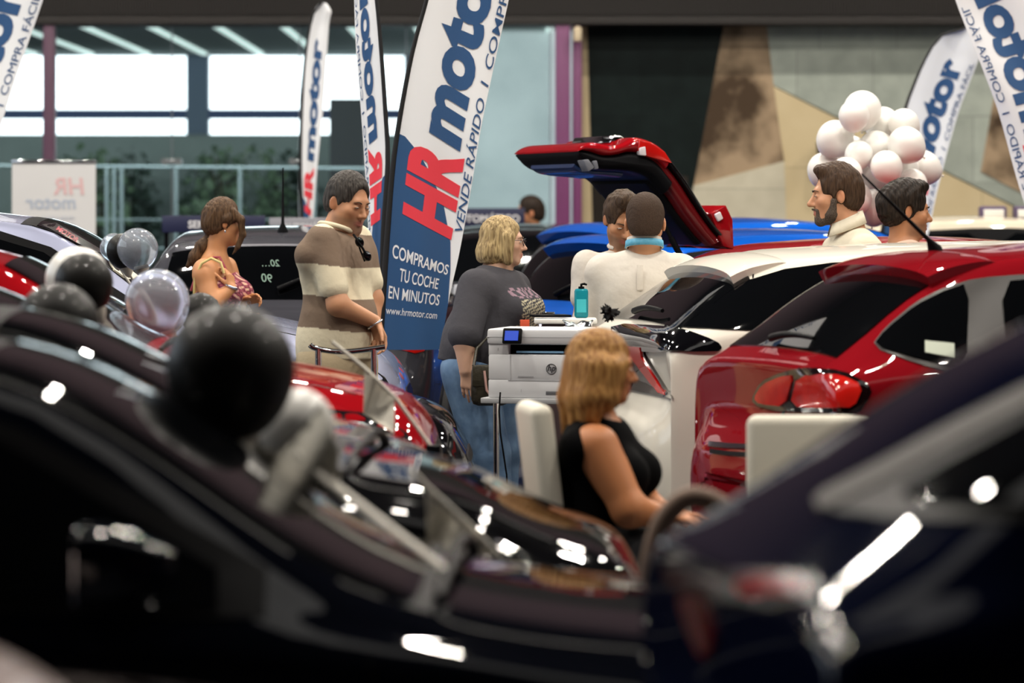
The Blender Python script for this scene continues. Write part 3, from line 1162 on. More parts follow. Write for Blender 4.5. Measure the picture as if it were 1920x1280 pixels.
# the gallery beyond the glass
YG = 50.0
zc = 3.62
slab('ceiling_gallery', -13.6, 14, YW + .2, YG + .3, zc, zc + .2, mat('gallery_ceiling', '9aa3a1', .8, spec=0))
lampm = mat('gallery_light', 'ffffff', .5, emit='e8fff8', estr=.75)
for k in range(11):
    x0 = xx(-160 + k * 105, YG)
    b_ = box('ceiling_light', (x0 + .9, 45.2, zc - .015), (.07, 8.6, .03), lampm)
    b_.rotation_euler = (0, 0, 0)
    tag(b_, 'long thin light strip on the ceiling behind the glass front', 'ceiling light', 'light strips behind the glass front')
WALLG = mat('gallery_wall', '8d9a96', .7, noise=(1.5, '7c8986', 3, .3))
zs, zt_ = zx(252, YG), zx(104, YG)
slab('wall_gallery_low', -13.6, xx(758, YG), YG, YG + .25, 0, zs, WALLG)
BL = mat('gallery_pier_blue', '5c6d80', .6)
slab('trim_6', xx(350, YG), xx(391, YG), YG - .05, YG + .25, zs, zc, BL)
slab('trim_7', xx(-380, YG), xx(-330, YG), YG - .05, YG + .25, zs, zc, BL)
slab('trim_8', xx(758, YG), xx(785, YG), YG - .05, YG + .25, zs, zc, BL)
slab('trim_9', -13.6, xx(758, YG), YG, YG + .2, zt_, zc, mat('gallery_lintel', 'b9c4c0', .6))
slab('trim_10', -13.6, xx(758, YG), YG - .02, YG + .15, zx(223, YG), zx(205, YG), mat('gallery_transom', '23406e', .5))
# bright sky outside those windows
sky = box('sky', (-7, YG + 3, 3.4), (24, .1, 9), mat('bright_sky', 'ffffff', 1, emit='f2f8ff', estr=3.2))
tag(sky, None, None, None, 'structure'); sky.name = 'wall_sky'
# frosted screen right of the main feather flag
slab('wall_screen', xx(788, 43), xx(1075, 43), 43, 43.15, 0, zc, mat('frosted_screen', 'b4bcbb', .6, noise=(1.2, '949e9e', 5, .25)))
slab('wall_dark_recess', xx(618, 44), xx(684, 44), 44, 44.3, 0, zx(185, 44), mat('recess_dark', '141b1e', .6))
# balustrade rail of the gallery
bm = bmesh.new()
add_tube(bm, [(xx(-150, 40), 40, zx(309, 40)), (xx(700, 40), 40, zx(316, 40))], .022, 10)
for px in (200, 214, 228, 330, 450, 590):
    add_tube(bm, [(xx(px, 40), 40, .02), (xx(px, 40), 40, zx(310, 40))], .02, 8)
for q in (.5, .8, 1.1, 1.4): add_tube(bm, [(xx(-150, 40), 40, q + .1), (xx(700, 40), 40, q + .1)], .01, 6)
tag(link('railing', bm_mesh('railing', bm, True, 40), mat('rail_steel', '7d8a8c', .35, metal=.6)), 'steel railing with thin bars behind the glass front', 'railing')
# floor planter greenery behind the glass
LEAF = [mat('leaf_a', '44584a', .6), mat('leaf_b', '566b54', .6), mat('leaf_c', '3a4b42', .6)]
POT = mat('planter_pot', '3a3634', .7)
def bush(px, Y, py_top, wid, label, seed, n=520):
    r = np.random.default_rng(seed)
    top = zx(py_top, Y)
    root = empty('potted_bush', (xx(px, Y), Y, 0), 0, label, 'plant')
    lathe('pot', [(.0, .0), (.26, .0), (.34, .5), (.31, .52), (.29, .46), (0, .44)], POT, root, 20)
    vs, fs = [], []
    for i in range(n):
        u = r.normal(size=3); u /= np.linalg.norm(u)
        rad = r.uniform(.55, 1.0)
        c = np.array([0, 0, (.45 + top) / 2]) + u * rad * np.array([wid, wid * .7, (top - .5) / 2])
        a = r.normal(size=3); a /= np.linalg.norm(a)
        b = np.cross(a, r.normal(size=3)); b /= np.linalg.norm(b)
        L_, w_ = r.uniform(.10, .2), r.uniform(.03, .055)
        k = len(vs)
        vs += [c - a * L_ / 2, c + b * w_, c + a * L_ / 2 + np.array([0, 0, -.02]), c - b * w_, ]
        fs += [(k, k + 1, k + 2, k + 3)]
    link('foliage', mesh_pf('foliage', vs, fs, False), LEAF[seed % 3], root)
    bm = bmesh.new()
    for i in range(7):
        a = r.uniform(0, 6.28); add_tube(bm, [(0, 0, .42), (math.cos(a) * wid * .3, math.sin(a) * wid * .3, (top + .5) / 2), (math.cos(a) * wid * .5, math.sin(a) * wid * .5, top * .9)], [.02, .014, .006], 6)
    link('stem', bm_mesh('stem', bm, True), mat('stem_brown', '3b2f22', .8), root)
bush(160, 46, 262, .62, 'tall dark green potted plant behind the glass, above the roll-up banner', 1)
bush(235, 48.6, 268, .48, 'drooping dark plant behind the glass, right of the left purple column', 2)
bush(395, 48.7, 280, .46, 'green potted plant behind the glass, over the blue sign', 3)
bush(450, 46.0, 256, .74, 'largest green potted plant behind the glass, left of the thin feather flag', 4)
bush(545, 48.8, 280, .46, 'dark potted plant behind the glass, next to the thin feather flag', 5)

# ------------------------------------------------------------------ feather flags
FW, FB, FR, FN = mat('flag_white', 'eceef1', .55, bump=.0), mat('flag_blue', '2d5380', .5), mat('flag_red', 'e8404e', .5), mat('flag_letter_blue', '2f5482', .5)
FK = mat('flag_sleeve_black', '101012', .6)


def words(vs, f, xs, m, parent, gap=.24):
    """one mesh per written word"""
    iv = sorted((min(xs[i] for i in q), max(xs[i] for i in q), k) for k, q in enumerate(f))
    grp, hi = [[]], None
    for a, b, k in iv:
        if hi is not None and a > hi + gap: grp.append([])
        grp[-1].append(k); hi = b if hi is None else max(hi, b)
    for g in grp:
        used = sorted({i for k in g for i in f[k]})
        mp = {u: i for i, u in enumerate(used)}
        link('lettering', mesh_pf('lettering', [vs[u] for u in used], [tuple(mp[i] for i in f[k]) for k in g], False), m, parent)


class Flag:
    """cloth between two edges given as picture points, standing at depth Y"""

    def __init__(s, label, left, right, Y, dy=.12, rip=.018, pole='left', base=True, mats=None, t0=0.0, wave=9.0, ph=0.0):
        s.l, s.r, s.Y, s.dy, s.rip, s.wave, s.ph = np.array(left, float), np.array(right, float), Y, dy, rip, wave, ph
        s.pole = pole
        # even spacing along the cloth
        q = np.linspace(0, 1, 241)
        mid = np.array([(s.edge(s.l, t) + s.edge(s.r, t)) / 2 for t in q])
        d = np.concatenate([[0], np.cumsum(np.linalg.norm(np.diff(mid, axis=0), axis=1))])
        tt = np.interp(np.linspace(0, d[-1], 61), d, q)
        s.l, s.r = np.array([s.edge(s.l, t) for t in tt]), np.array([s.edge(s.r, t) for t in tt])
        pb = s.F(0 if pole == 'left' else 1, 0)
        s.root = empty('feather_flag', (pb[0], pb[1], 0), 0, label, 'flag')
        s.o = Vector((pb[0], pb[1], 0))
        n, m = 90, 26
        vs = [s.F(j / m, i / n) - s.o for i in range(n + 1) for j in range(m + 1)]
        k = len(vs)
        vs += [v + Vector((0, .003, 0)) for v in vs]
        fs = [(i * (m + 1) + j, i * (m + 1) + j + 1, (i + 1) * (m + 1) + j + 1, (i + 1) * (m + 1) + j) for i in range(n) for j in range(m)]
        fs += [tuple(q + k for q in f[::-1]) for f in fs]
        s.cloth = link('flag_cloth', mesh_pf('flag_cloth', vs, fs), FW, s.root)
        # pole in a black sleeve along the edge, down to a cross base
        e = 0 if pole == 'left' else 1
        pts = [s.F(e, t) - s.o + Vector((0, .005, 0)) for t in np.linspace(0, 1, 26)]
        low = Vector((pts[0].x + (pts[0].x - pts[3].x) * .4, 0, .06))
        tube('pole', [low] + pts, [.014] + [.017 - .008 * i / 25 for i in range(26)], FK, s.root, 10)
        if base:
            bm = bmesh.new()
            for a in (.4, 1.97, 3.54, 5.11):
                add_tube(bm, [low + Vector((0, 0, -.02)), low + Vector((math.cos(a) * .24, math.sin(a) * .24, -.045))], .012, 8)
            add_tube(bm, [low + Vector((0, 0, -.05)), low + Vector((0, 0, .06))], .03, 12)
            link('base', bm_mesh('base', bm, True, 40), M_CHROME, s.root)

    def edge(s, E, t):
        q = t * (len(E) - 1)
        i = min(int(q), len(E) - 2)
        f = q - i
        p0, p1, p2, p3 = E[max(i - 1, 0)], E[i], E[i + 1], E[min(i + 2, len(E) - 1)]
        return 0.5 * ((2 * p1) + (-p0 + p2) * f + (2 * p0 - 5 * p1 + 4 * p2 - p3) * f * f + (-p0 + 3 * p1 - 3 * p2 + p3) * f ** 3)

    def F(s, a, t, off=0.0):
        l, r = s.edge(s.l, t), s.edge(s.r, t)
        p = l + (r - l) * a
        g = a if s.pole == 'left' else 1 - a
        y = s.Y + s.dy * g + s.rip * g * math.sin(s.wave * (a * .9 + t * .6) + s.ph) + s.rip * .5 * math.sin(t * 17 + a * 3 + s.ph) * g
        return P(p[0], p[1], y - off)

    def panel(s, name, poly, m, off=.002):
        """printed field: outline in (across 0..1, along 0..1)"""
        v, f = cdt_fill(poly, .035)
        vs = [s.F(q[0], q[1], off) - s.o for q in v]
        return link(name, mesh_pf(name, vs, f), m, s.cloth)

    def text(s, body, t0, a0, height, length, m, bold=.02, shear=.25, flip=False, off=.004, spacing=1.0):
        """lettering running up the flag; a0 = base line across, height = letter height across (fraction), length = fraction along"""
        v, f = text_mesh(body, 1.0, bold, shear, 'LEFT', spacing, .09)
        x0, x1 = v[:, 0].min(), v[:, 0].max()
        vs = []
        for x, y, _ in v:
            t = t0 + (x - x0) / (x1 - x0) * length
            a = a0 - y / .73 * height if not flip else a0 + y / .73 * height
            vs.append(s.F(a, t, off) - s.o)
        words(vs, f, v[:, 0], m, s.cloth)

    def across(s, body, t, a0, a1, hgt, m, bold=.0, tilt=0.0, off=.004):
        v, f = text_mesh(body, 1.0, bold, 0, 'LEFT', 1.0, .12)
        x0, x1 = v[:, 0].min(), v[:, 0].max()
        vs = []
        for x, y, _ in v:
            a = a0 + (x - x0) / (x1 - x0) * (a1 - a0)
            vs.append(s.F(a, t + y / .73 * hgt + tilt * (a - .5), off) - s.o)
        words(vs, f, v[:, 0], m, s.cloth)


# the big sharp one
f = Flag('large sharp white feather flag with blue foot, left of the charcoal tee',
         [(712, 655), (718, 560), (727, 430), (738, 300), (755, 190), (775, 90), (800, 0), (822, -90), (850, -180)],
         [(826, 655), (842, 560), (862, 470), (884, 350), (902, 240), (925, 130), (955, -5), (975, -100), (985, -180)], 19.45, dy=.10, rip=.016)
SL = 'VENDE R\u00c1PIDO  I  COMPRA F\u00c1CIL'
f.panel('blue_foot', [(.0, .0), (.5, -.004), (1.0, .0), (1.0, .10), (.93, .19), (.86, .255), (.70, .33), (.50, .385), (.30, .425), (.10, .45), (.0, .452)], FB)
f.text('HR', .262, .82, .64, .185, FR, .05, .22)
f.text('motor', .458, .76, .56, .44, FN, .045, .22)
f.text(SL, .285, .985, .105, .66, FN, .004, .2)
f.across('COMPRAMOS', .184, .09, .90, .027, FW, .012, -.022)
f.across('TU COCHE', .143, .22, .80, .027, FW, .008, -.022)
f.across('EN MINUTOS', .105, .08, .86, .026, FW, .008, -.022)
f.across('www.hrmotor.com', .073, .06, .86, .017, FW, .0, -.018)

def print_flag(f, mirror=False, tH=.22, foot=True, k=1.0, slogan=True):
    """the same print on the smaller flags"""
    fx = (lambda a: 1 - a) if mirror else (lambda a: a)
    if foot:
        f.panel('blue_foot', [(fx(a), t) for a, t in [(.0, .0), (1.0, .0), (.93, .10), (.75, .18), (.5, .24), (.2, .285), (.0, .30)]], FB)
    f.text('HR', tH, fx(.78), .52, .125, FR, .05, .22, flip=mirror)
    f.text('motor', tH + .135, fx(.72), .46, .40, FN, .045, .22, flip=mirror)
    if slogan: f.text(SL, tH + .01, fx(.96), .10, .60, FN, .0, .2, flip=mirror)

def print_flag(f, mirror=False, hr=(.22, .18), mo=(.42, .46), sl=(.24, .6), foot=.30, kk=1.0):
    """the same print on the other flags"""
    fx = (lambda a: 1 - a) if mirror else (lambda a: a)
    f.panel('blue_foot', [(fx(a), t * foot) for a, t in [(.0, .0), (1.0, .0), (.95, .35), (.78, .62), (.5, .84), (.2, .97), (.0, 1.0)]], FB)
    f.text('HR', hr[0], fx(.78), .54, hr[1], FR, .05, .22, flip=mirror)
    f.text('motor', mo[0], fx(.73), .48, mo[1], FN, .045, .22, flip=mirror)
    if sl: f.text(SL, sl[0], fx(.96), .10, sl[1], FN, .0, .2, flip=mirror)


f = Flag('narrow white feather flag with reversed lettering, right behind the man in the striped shirt',
         [(698, 650), (695, 540), (690, 420), (683, 300), (676, 200), (668, 100), (664, 0), (664, -80), (672, -130)],
         [(716, 650), (716, 540), (719, 430), (727, 300), (722, 200), (715, 100), (706, 0), (694, -80), (680, -130)], 20.25, dy=.06, rip=.010, pole='right')
print_flag(f, True, (.285, .19), (.485, .40), (.25, .62), .42)
f = Flag('thin white feather flag far back by the glass, left of the striped shirt',
         [(566, 520), (566, 408), (563, 319), (565, 218), (571, 118), (581, 50), (592, 14), (604, 4)],
         [(577, 520), (587, 408), (596, 302), (606, 201), (613, 101), (617, 44), (621, 20), (612, 6)], 29.0, dy=.1, rip=.012)
print_flag(f, False, (.22, .17), (.41, .46), None, .30)
f = Flag('white feather flag leaning in at the upper left edge beside the purple column',
         [(-290, 560), (-230, 430), (-165, 240), (-125, 140), (-75, 0), (-45, -90), (-5, -170)],
         [(-110, 560), (-62, 430), (0, 240), (32, 140), (82, -5), (105, -90), (112, -170)], 24.5, dy=.12, rip=.02)
print_flag(f, False, (.20, .17), (.39, .42), (.22, .56), .30)
f = Flag('white feather flag with black rounded sleeve behind the white balloon cluster',
         [(1630, 560), (1655, 430), (1678, 300), (1697, 207), (1712, 163), (1733, 114), (1758, 73), (1786, 57), (1808, 53)],
         [(1712, 560), (1738, 450), (1760, 347), (1793, 225), (1815, 163), (1834, 114), (1842, 85), (1838, 62), (1822, 54)], 27.95, dy=.1, rip=.016)
print_flag(f, False, (.26, .17), (.45, .43), (.28, .58), .36)
f = Flag('white feather flag with reversed lettering cut off by the right edge of the picture',
         [(2010, 640), (1950, 470), (1910, 347), (1874, 217), (1845, 136), (1812, 54), (1790, -5), (1778, -60), (1785, -110)],
         [(2110, 640), (2080, 470), (2056, 347), (2028, 217), (2000, 136), (1965, 40), (1925, -25), (1870, -90), (1800, -125)], 22.5, dy=.12, rip=.02, pole='right')
print_flag(f, True, (.30, .17), (.48, .41), (.27, .55), .38)

# roll-up banner, seen from its back
t = empty('roll_up_banner', (xx(101, 31), 31, 0), 0, 'white roll-up banner with pale reversed lettering at the left, before the purple column', 'banner')
zt0 = zx(303, 31)
wv = xx(180, 31) - xx(23, 31)
box('banner_sheet', (0, 0, (zt0 + .1) / 2), (wv, .006, zt0 - .1), mat('banner_cloth', 'd9d7d6', .6), t)
box('top_rail', (0, 0, zt0), (wv + .01, .025, .03), M_CHROME, t, .006)
box('base', (0, 0, .05), (wv + .04, .22, .1), mat('banner_base', 'a8a8aa', .35, metal=.6), t, .02)
box('support_pole', (0, .03, zt0 / 2), (.02, .02, zt0 - .1), M_CHROME, t)
k = 31 / FPX
for body, px, py, size, m in (('HR', 131, 364, 44, mat('faded_red', 'e0b9b9', .6)), ('motor', 97, 391, 36, mat('faded_blue', 'b4bcca', .6)),
                              ('VENDE R\u00c1PIDO', 110, 412, 9, mat('faded_blue', 'b4bcca', .6)), ('COMPRA F\u00c1CIL', 110, 424, 9, mat('faded_blue', 'b4bcca', .6))):
    flat_text('lettering', body, size * k, (xx(px, 31) - xx(101, 31), .008, zx(py, 31)), (-1, 0, 0), (0, 0, 1), m, t, .02 if size > 20 else 0, .1, depth=-.0)
for ch in t.children:
    if ch.name.startswith('lettering'): ch.location.y = -.016

# boards that name the gearbox, over the far car roofs
NAVY = mat('board_navy', '1c2040', .5); GREYB = mat('board_grey', '8b8a90', .55)
LET = mat('board_lettering', 'd6d4d6', .6)
def board(px0, px1, py0, py1, Y, body, tx, tsize, m, label, sub=False):
    c = (px0 + px1) / 2
    t = empty('sign_board', (xx(c, Y), Y, 0), 0, label, 'sign')
    w, z0, z1 = xx(px1, Y) - xx(px0, Y), zx(py1, Y), zx(py0, Y)
    box('panel', (0, 0, (z0 + z1) / 2), (w, .03, z1 - z0), m, t, .004)
    for g in (-1, 1): box('post', (g * w * .46, .03, z1 / 2), (.03, .03, z1), M_TRIM, t)
    for g in (-1, 1): box('foot', (g * w * .46, .0, .015), (.05, .4, .03), M_TRIM, t)
    s_ = tsize * Y / FPX
    flat_text('lettering', body, s_ / .73, (xx(tx, Y) - xx(c, Y), -.018, zx(py0 + (py1 - py0) * .5, Y) - s_ * .5), (1, 0, 0), (0, 0, 1), LET, t, .03, 0, depth=.001)
board(304, 497, 404, 436, 27.5, 'SEMI', 372, 14, NAVY, 'navy sign board with pale capitals behind the ponytailed woman')
board(505, 640, 408, 440, 28.2, 'AUTOM\u00c1TICO', 582, 11, GREYB, 'grey sign board left of the striped man, behind the dark car roof')
board(846, 984, 390, 428, 32.2, 'AUTOM\u00c1TICO', 911, 14, NAVY, 'navy sign board with pale capitals left of the man in the teal shirt')

t = box('wall_speaker', (xx(1543, 35.7), 35.75, zx(283, 35.7)), (xx(1552, 35.7) - xx(1534, 35.7), .22, .19), mat('speaker_dark', '2a2426', .6), None, .01, Matrix.Rotation(-.12, 3, 'Y'))
tag(t, 'small dark wall speaker on the beige stone, left of the white balloons', 'speaker')
# ------------------------------------------------------------------ the cars
RED = paint('red', '8a0c14', .25)
CRIM = paint('crimson', '7c0f18', .25)
NAVYP = paint('navy', '06080f', .22)
NAVYR = paint('deep_blue', '080d22', .25, haze=.04)
BLACKP = paint('black', '0b0b0d', .2)
GRAPH = paint('graphite', '3a3a40', .25, .3)
SILV = paint('silver_lilac', '8c90a6', .28, .5)
GREYW = paint('grey', '4a484c', .28, .4)
WHITEP = paint('white', 'ddd8cc', .25)
BLUEP = paint('blue', '0a4fae', .22, .2)
CREAM = paint('cream', 'cfc4b0', .3)
D = math.radians


def P3(xn, yc): return (xn, yc, 0)


def car(name, label, nose_or_rear, X, Yc, head, p, pt, group=None):
    d = p['L'] / 2 * (1 if nose_or_rear == 'rear' else -1)
    c = Car(name, label, (X + d * math.cos(head), Yc + d * math.sin(head), 0), head, p, pt, 'car', group)
    return c


def base(**k):
    p = dict(L=4.2, W=1.76, H=1.47, tail=1.02, belt=.95, xrt=-1.45, xpk=-.45, xwt=.30, xwb=1.05, zwb=1.04, zhf=.90)
    p.update(k)
    return p


# left row, noses to the right, nearest first
c = car('car', 'dark navy car nearest at lower left, door window and mirror in front', 'nose', 1.16, 7.86, 0,
        base(L=4.4, W=1.80, H=1.405, xwb=.90, xwt=-.02, zwb=.885, zhf=.76, belt=.885, xrt=-1.5, xpk=-.7), NAVYP)
c.glass(); c.faces(); c.wheels(); c.mirrors(x=.30, z=.96)
c.wiper((.93, .1), (.90, -.62)); c.wiper((.95, .75), (.91, .05))
L1 = c
c = car('car', 'black low car second in the left row, its bare hood below the seated woman', 'nose', .40, 9.88, 0,
        base(L=4.2, W=1.74, H=1.42, xwb=1.28, xwt=.42, zwb=1.0, zhf=.84, belt=.93), BLACKP)
c.glass(); c.faces(); c.wheels(); c.mirrors(); c.wiper((1.33, .1), (1.30, -.62)); c.wiper((1.35, .75), (1.31, .05))
L2 = c
c = car('car', 'grey car third in the left row, between the black hood and the red car', 'nose', -.14, 11.88, 0,
        base(L=4.1, W=1.74, H=1.46, xwb=1.22, xwt=.45, zwb=1.04, zhf=.92), GREYW)
c.glass(); c.faces(); c.wheels(); c.mirrors(); c.wiper((1.27, .1), (1.24, -.62)); c.wiper((1.29, .75), (1.25, .05))
L3 = c
c = car('car', 'bright red car in the left row with a white pennant over its hood', 'nose', -.24, 13.90, 0,
        base(L=4.2, W=1.76, H=1.53, xwb=1.10, xwt=.46, zwb=1.13, zhf=1.0, belt=1.0, tail=1.08), RED)
c.glass(False, 1.9); c.faces(); c.wheels(); c.mirrors(); c.wiper((1.15, .1), (1.12, -.62)); c.wiper((1.17, .75), (1.13, .05))
L4 = c
c = car('car', 'black car in the left row, only its glossy nose showing beyond the red car', 'nose', -.15, 15.72, 0,
        base(L=4.1, W=1.64, H=1.40, zwb=.98, zhf=.86, belt=.9), BLACKP)
c.glass(); c.faces(); c.wheels(); L5 = c
c = car('car', 'silver lilac car behind the striped man, headlight beside his hands', 'nose', -.46, 18.26, 0,
        base(L=4.35, W=1.80, H=1.63, xwb=1.16, xwt=.42, zwb=1.16, zhf=1.0, belt=1.06, tail=1.1, xpk=-.3), SILV)
c.glass(); c.faces(); c.wheels(); c.mirrors(); c.wiper((1.21, .1), (1.18, -.62)); L6 = c

c = car('car', 'pale car closest to the camera, a sliver of its nose in the lower left corner', 'nose', -.445, 4.35, 0,
        base(L=4.3, W=1.78, H=1.72, xwb=1.0, xwt=.3, zwb=1.20, zhf=1.10, belt=1.12, tail=1.15), paint('pale_rose', 'c9b8b4', .3))
c.glass(); c.faces(); c.wheels(); c.mirrors(); L0 = c

# cars across the back
c = car('car', 'graphite car with its dark rear window behind the ponytailed woman', 'rear', -1.28, 20.75, D(90),
        base(L=4.1, W=1.80, H=1.52, tail=1.09, belt=1.02, xrt=-1.62, drt=.10), GRAPH)
c.glass(); c.faces(); c.wheels(); c.mirrors(); c.antenna(-1.36, .36, 0, 0.05); D1 = c
c.iso('brake_light', 6.93, 6.99, -.9, .9, mat('brake_light_grey', '6a6a70', .3), .006, 4, 10)
c = car('car', 'black car facing the camera behind the big feather flag', 'nose', .16, 27.3, D(-90),
        base(L=4.3, W=1.80, H=1.50), paint('black_wine', '1c0f12', .22))
c.glass(); c.faces(); c.wheels(); c.mirrors(); D2 = c
c = car('car', 'dark maroon car far back at left, in front of the roll-up banner', 'nose', -1.75, 28.6, D(-8),
        base(L=4.2, H=1.47), paint('maroon', '240d12', .25))
c.glass(); c.faces(); c.wheels(); c.mirrors(); D3 = c
c = car('car', 'cream car far back at right behind the young man with black hair', 'rear', 1.85, 29.3, D(4),
        base(L=4.3, H=1.56, belt=1.0, tail=1.08), CREAM)
c.glass(); c.faces(); c.wheels(); c.mirrors(); E1 = c

# right row, tails to the left, nearest first
c = car('car', 'deep blue car nearest at lower right, tail and rear side seen close', 'rear', .215, 5.84, D(7),
        base(L=4.6, W=1.72, H=1.575, tail=1.105, belt=1.04, xrt=-1.30, drt=.045, rbase=.16, xpk=-.5, xwt=.5, xwb=1.2, zwb=1.10, zhf=.98), NAVYR)
c.wheels(); R1 = c
c.px('window_frame', [(1535, 958), (1640, 905), (1780, 830), (1960, 735), (2100, 690), (2100, 980), (1700, 975)], M_TRIM, off=.004, step=26, rnd=1)
c.px('window_trim', [(1530, 935), (1640, 880), (1780, 803), (1960, 712), (1960, 752), (1780, 843), (1640, 917), (1540, 965)], mat('window_strip', '4a4541', .5, spec=.1), off=.009, step=22, rnd=1)
c.px('side_window', [(1690, 925), (1790, 868), (1960, 775), (2100, 740), (2100, 950), (1720, 950)], M_GLASS, off=.009, step=26, rnd=1)
t_ = c.px('tail_light', [(1243, 1062), (1300, 1072), (1530, 1080), (1545, 1105), (1530, 1135), (1400, 1128), (1270, 1112)], mat('lamp_smoked', '3a1c18', .25, spec=.3), off=.008, step=20, rnd=1)
c.px('lamp_lens', [(1390, 1088), (1520, 1090), (1520, 1122), (1400, 1118)], mat('lamp_bright_red', '8a0f0c', .25, spec=.1), off=.013, step=18, rnd=1, parent=t_)
c.px('reflector', [(1275, 1115), (1325, 1120), (1345, 1200), (1325, 1240), (1300, 1190)], mat('reflector_red', '5a0808', .3, spec=.2), off=.008, step=18, rnd=1)
c = car('car', 'crimson hatchback at right with big tail lamp and curved rear window', 'rear', .84, 14.5, D(15),
        base(L=4.3, W=1.77, H=1.50, tail=1.07, belt=1.02, xrt=-1.50, drt=.10, rbase=.16, xpk=-.35), CRIM)
c.wheels(); R2 = c
c.iso('rear_window', 6.06, 6.93, -2.2, 2.2, M_GLASS, .005, 16, 24)
c.px('window_frame', [(1634, 650), (1660, 615), (1717, 567), (1770, 540), (1830, 522), (1960, 512), (1960, 720), (1811, 703), (1717, 682)], mat('frame_grey', '2a2624', .4), off=.004, rnd=1)
c.px('side_window', [(1639, 649), (1660, 622), (1717, 575), (1767, 549), (1817, 532), (1811, 693), (1717, 673)], M_GLASS, off=.009, rnd=1)
c.px('side_window', [(1876, 530), (1960, 522), (1960, 712), (1890, 703)], M_GLASS, off=.009, rnd=1)
t_ = c.px('tail_light', [(1412, 750), (1430, 715), (1470, 697), (1510, 691), (1581, 698), (1630, 722), (1634, 740), (1606, 778), (1556, 774), (1470, 772), (1427, 764)], mat('lamp_black', '16090a', .08, coat=1), off=.010, rnd=1, step=10)
c.px('lamp_lens', [(1420, 746), (1436, 720), (1470, 705), (1494, 703), (1478, 762), (1430, 757)], M_TAIL, off=.016, rnd=1, step=9, parent=t_)
c.px('lamp_lens', [(1502, 702), (1578, 708), (1617, 725), (1600, 764), (1556, 764), (1488, 762)], M_TAIL, off=.016, rnd=1, step=9, parent=t_)
def pline(nm, car_, pts, w, m, off=.004):
    o_ = car_.Mi @ Vector((0, 0, CAMZ)); R_ = car_.Mi.to_3x3()
    return car_.strip(nm, pts, w, m, lambda u, v: (o_, (R_ @ Vector(((u - 960) / FPX, 1, -(v - HOR) / FPX))).normalized()), off)
pline('tailgate_gap', c, [(1500, 690), (1482, 730), (1464, 790), (1440, 832)], 4, M_TRIM, .003)
pline('bumper_strip', c, [(1330, 832), (1370, 836), (1420, 838), (1500, 838)], 9, M_CHROME, .006)
pline('bumper_gap', c, [(1332, 845), (1370, 850), (1420, 852), (1500, 852)], 8, M_TRIM, .004)
pline('door_gap', c, [(1812, 700), (1808, 760), (1806, 830)], 3, M_TRIM, .003)
pline('roof_gap', c, [(1530, 520), (1580, 494), (1640, 500)], 2, M_TRIM, .003)
c.iso('roof_spoiler', 6.84, 7.7, -2.5, 2.5, CRIM, .045, 14, 22, wedge=True)
c.antenna(-1.34, .30, 0, -1.0)
c.wiper((-1.95, .1), (-1.93, -.33), lift=.03)
c = car('car', 'white crossover with black rear glass behind the seated woman', 'rear', .42, 16.78, D(11),
        base(L=4.36, W=1.80, H=1.475, tail=1.12, belt=1.09, xrt=-1.68, drt=.10, rbase=.13, xpk=-.25, zwb=1.12, zhf=1.0, oh_r=.60), WHITEP)
c.wheels(.35); R3 = c
c.px('side_glass', [(1336, 517), (1397, 529), (1471, 506), (1560, 494), (1680, 488), (1680, 640), (1480, 622), (1397, 620), (1246, 613)], M_GLASS, off=.006, rnd=0)
c.iso('rear_window', 6.03, 6.95, -2.85, 2.85, M_GLASS, .006, 16, 24)
c.px('rear_blade', [(1150, 610), (1266, 616), (1345, 641), (1354, 652), (1345, 660), (1200, 659), (1150, 640)], mat('piano_black', '08080b', .06, coat=1), off=.014, rnd=1)
t_ = c.px('tail_light', [(1150, 640), (1207, 648), (1212, 665), (1264, 748), (1194, 734), (1150, 725)], mat('lamp_black', '16090a', .08), off=.012, rnd=0, step=9)
c.px('lamp_lens', [(1160, 645), (1206, 650), (1209, 668), (1254, 741), (1240, 737), (1192, 672), (1160, 662)], M_TAIL, off=.018, rnd=0, step=9, parent=t_)
pline('roof_gap', c, [(1392, 472), (1412, 490), (1412, 522)], 2.5, M_TRIM, .003)
c.iso('roof_spoiler', 6.78, 7.6, -2.5, 2.5, WHITEP, .04, 14, 22, wedge=True)
c.wiper((-2.02, .1), (-2.0, -.35), lift=.03)
c = car('car', 'red hatchback with raised tailgate behind the two men in white shirts', 'rear', .62, 20.1, D(16),
        base(L=4.1, W=1.70, H=1.47, tail=1.0, xrt=-1.55), RED)
c.glass(); c.wheels(); R4 = c
for i, (X, Y, lab) in enumerate(((.02, 22.2, 'front blue hatchback of two, its rear window beside the grey tee woman'),
                                 (.00, 24.6, 'rear blue hatchback of two, its spoiler above the other blue car'))):
    c = car('car', lab, 'rear', X, Y, D(24), base(L=4.1, W=1.76, H=1.50 + .06 * i, tail=1.05, belt=1.0, xrt=-1.50, drt=.09), BLUEP)
    c.glass(); c.faces(); c.wheels(); c.mirrors()
    # roof spoiler over the rear window
    c.iso('roof_spoiler', 6.82, 7.7, -2.6, 2.6, BLUEP, .06, 12, 22, wedge=True)
    (globals().__setitem__('R5' if i == 0 else 'R6', c))

for i, (a, b) in enumerate(((1836, 1886), (1900, 1950))):
    z_ = 1.53
    t = box('roof_sign', (xx((a + b) / 2, 29.3), 29.3, z_ + .055), (xx(b, 29.3) - xx(a, 29.3), .16, .10), mat('roof_sign_violet', '5a4c66', .5), None, .02)
    tag(t, ('violet topped box sign on the cream car roof, left one of two', 'violet topped box sign on the cream car roof, cut by the picture edge')[i], 'sign')
    box('panel', (xx((a + b) / 2, 29.3), 29.3 - .082, z_ + .05), (xx(b, 29.3) - xx(a, 29.3) - .05, .006, .06), M_WHITE, t, .002)
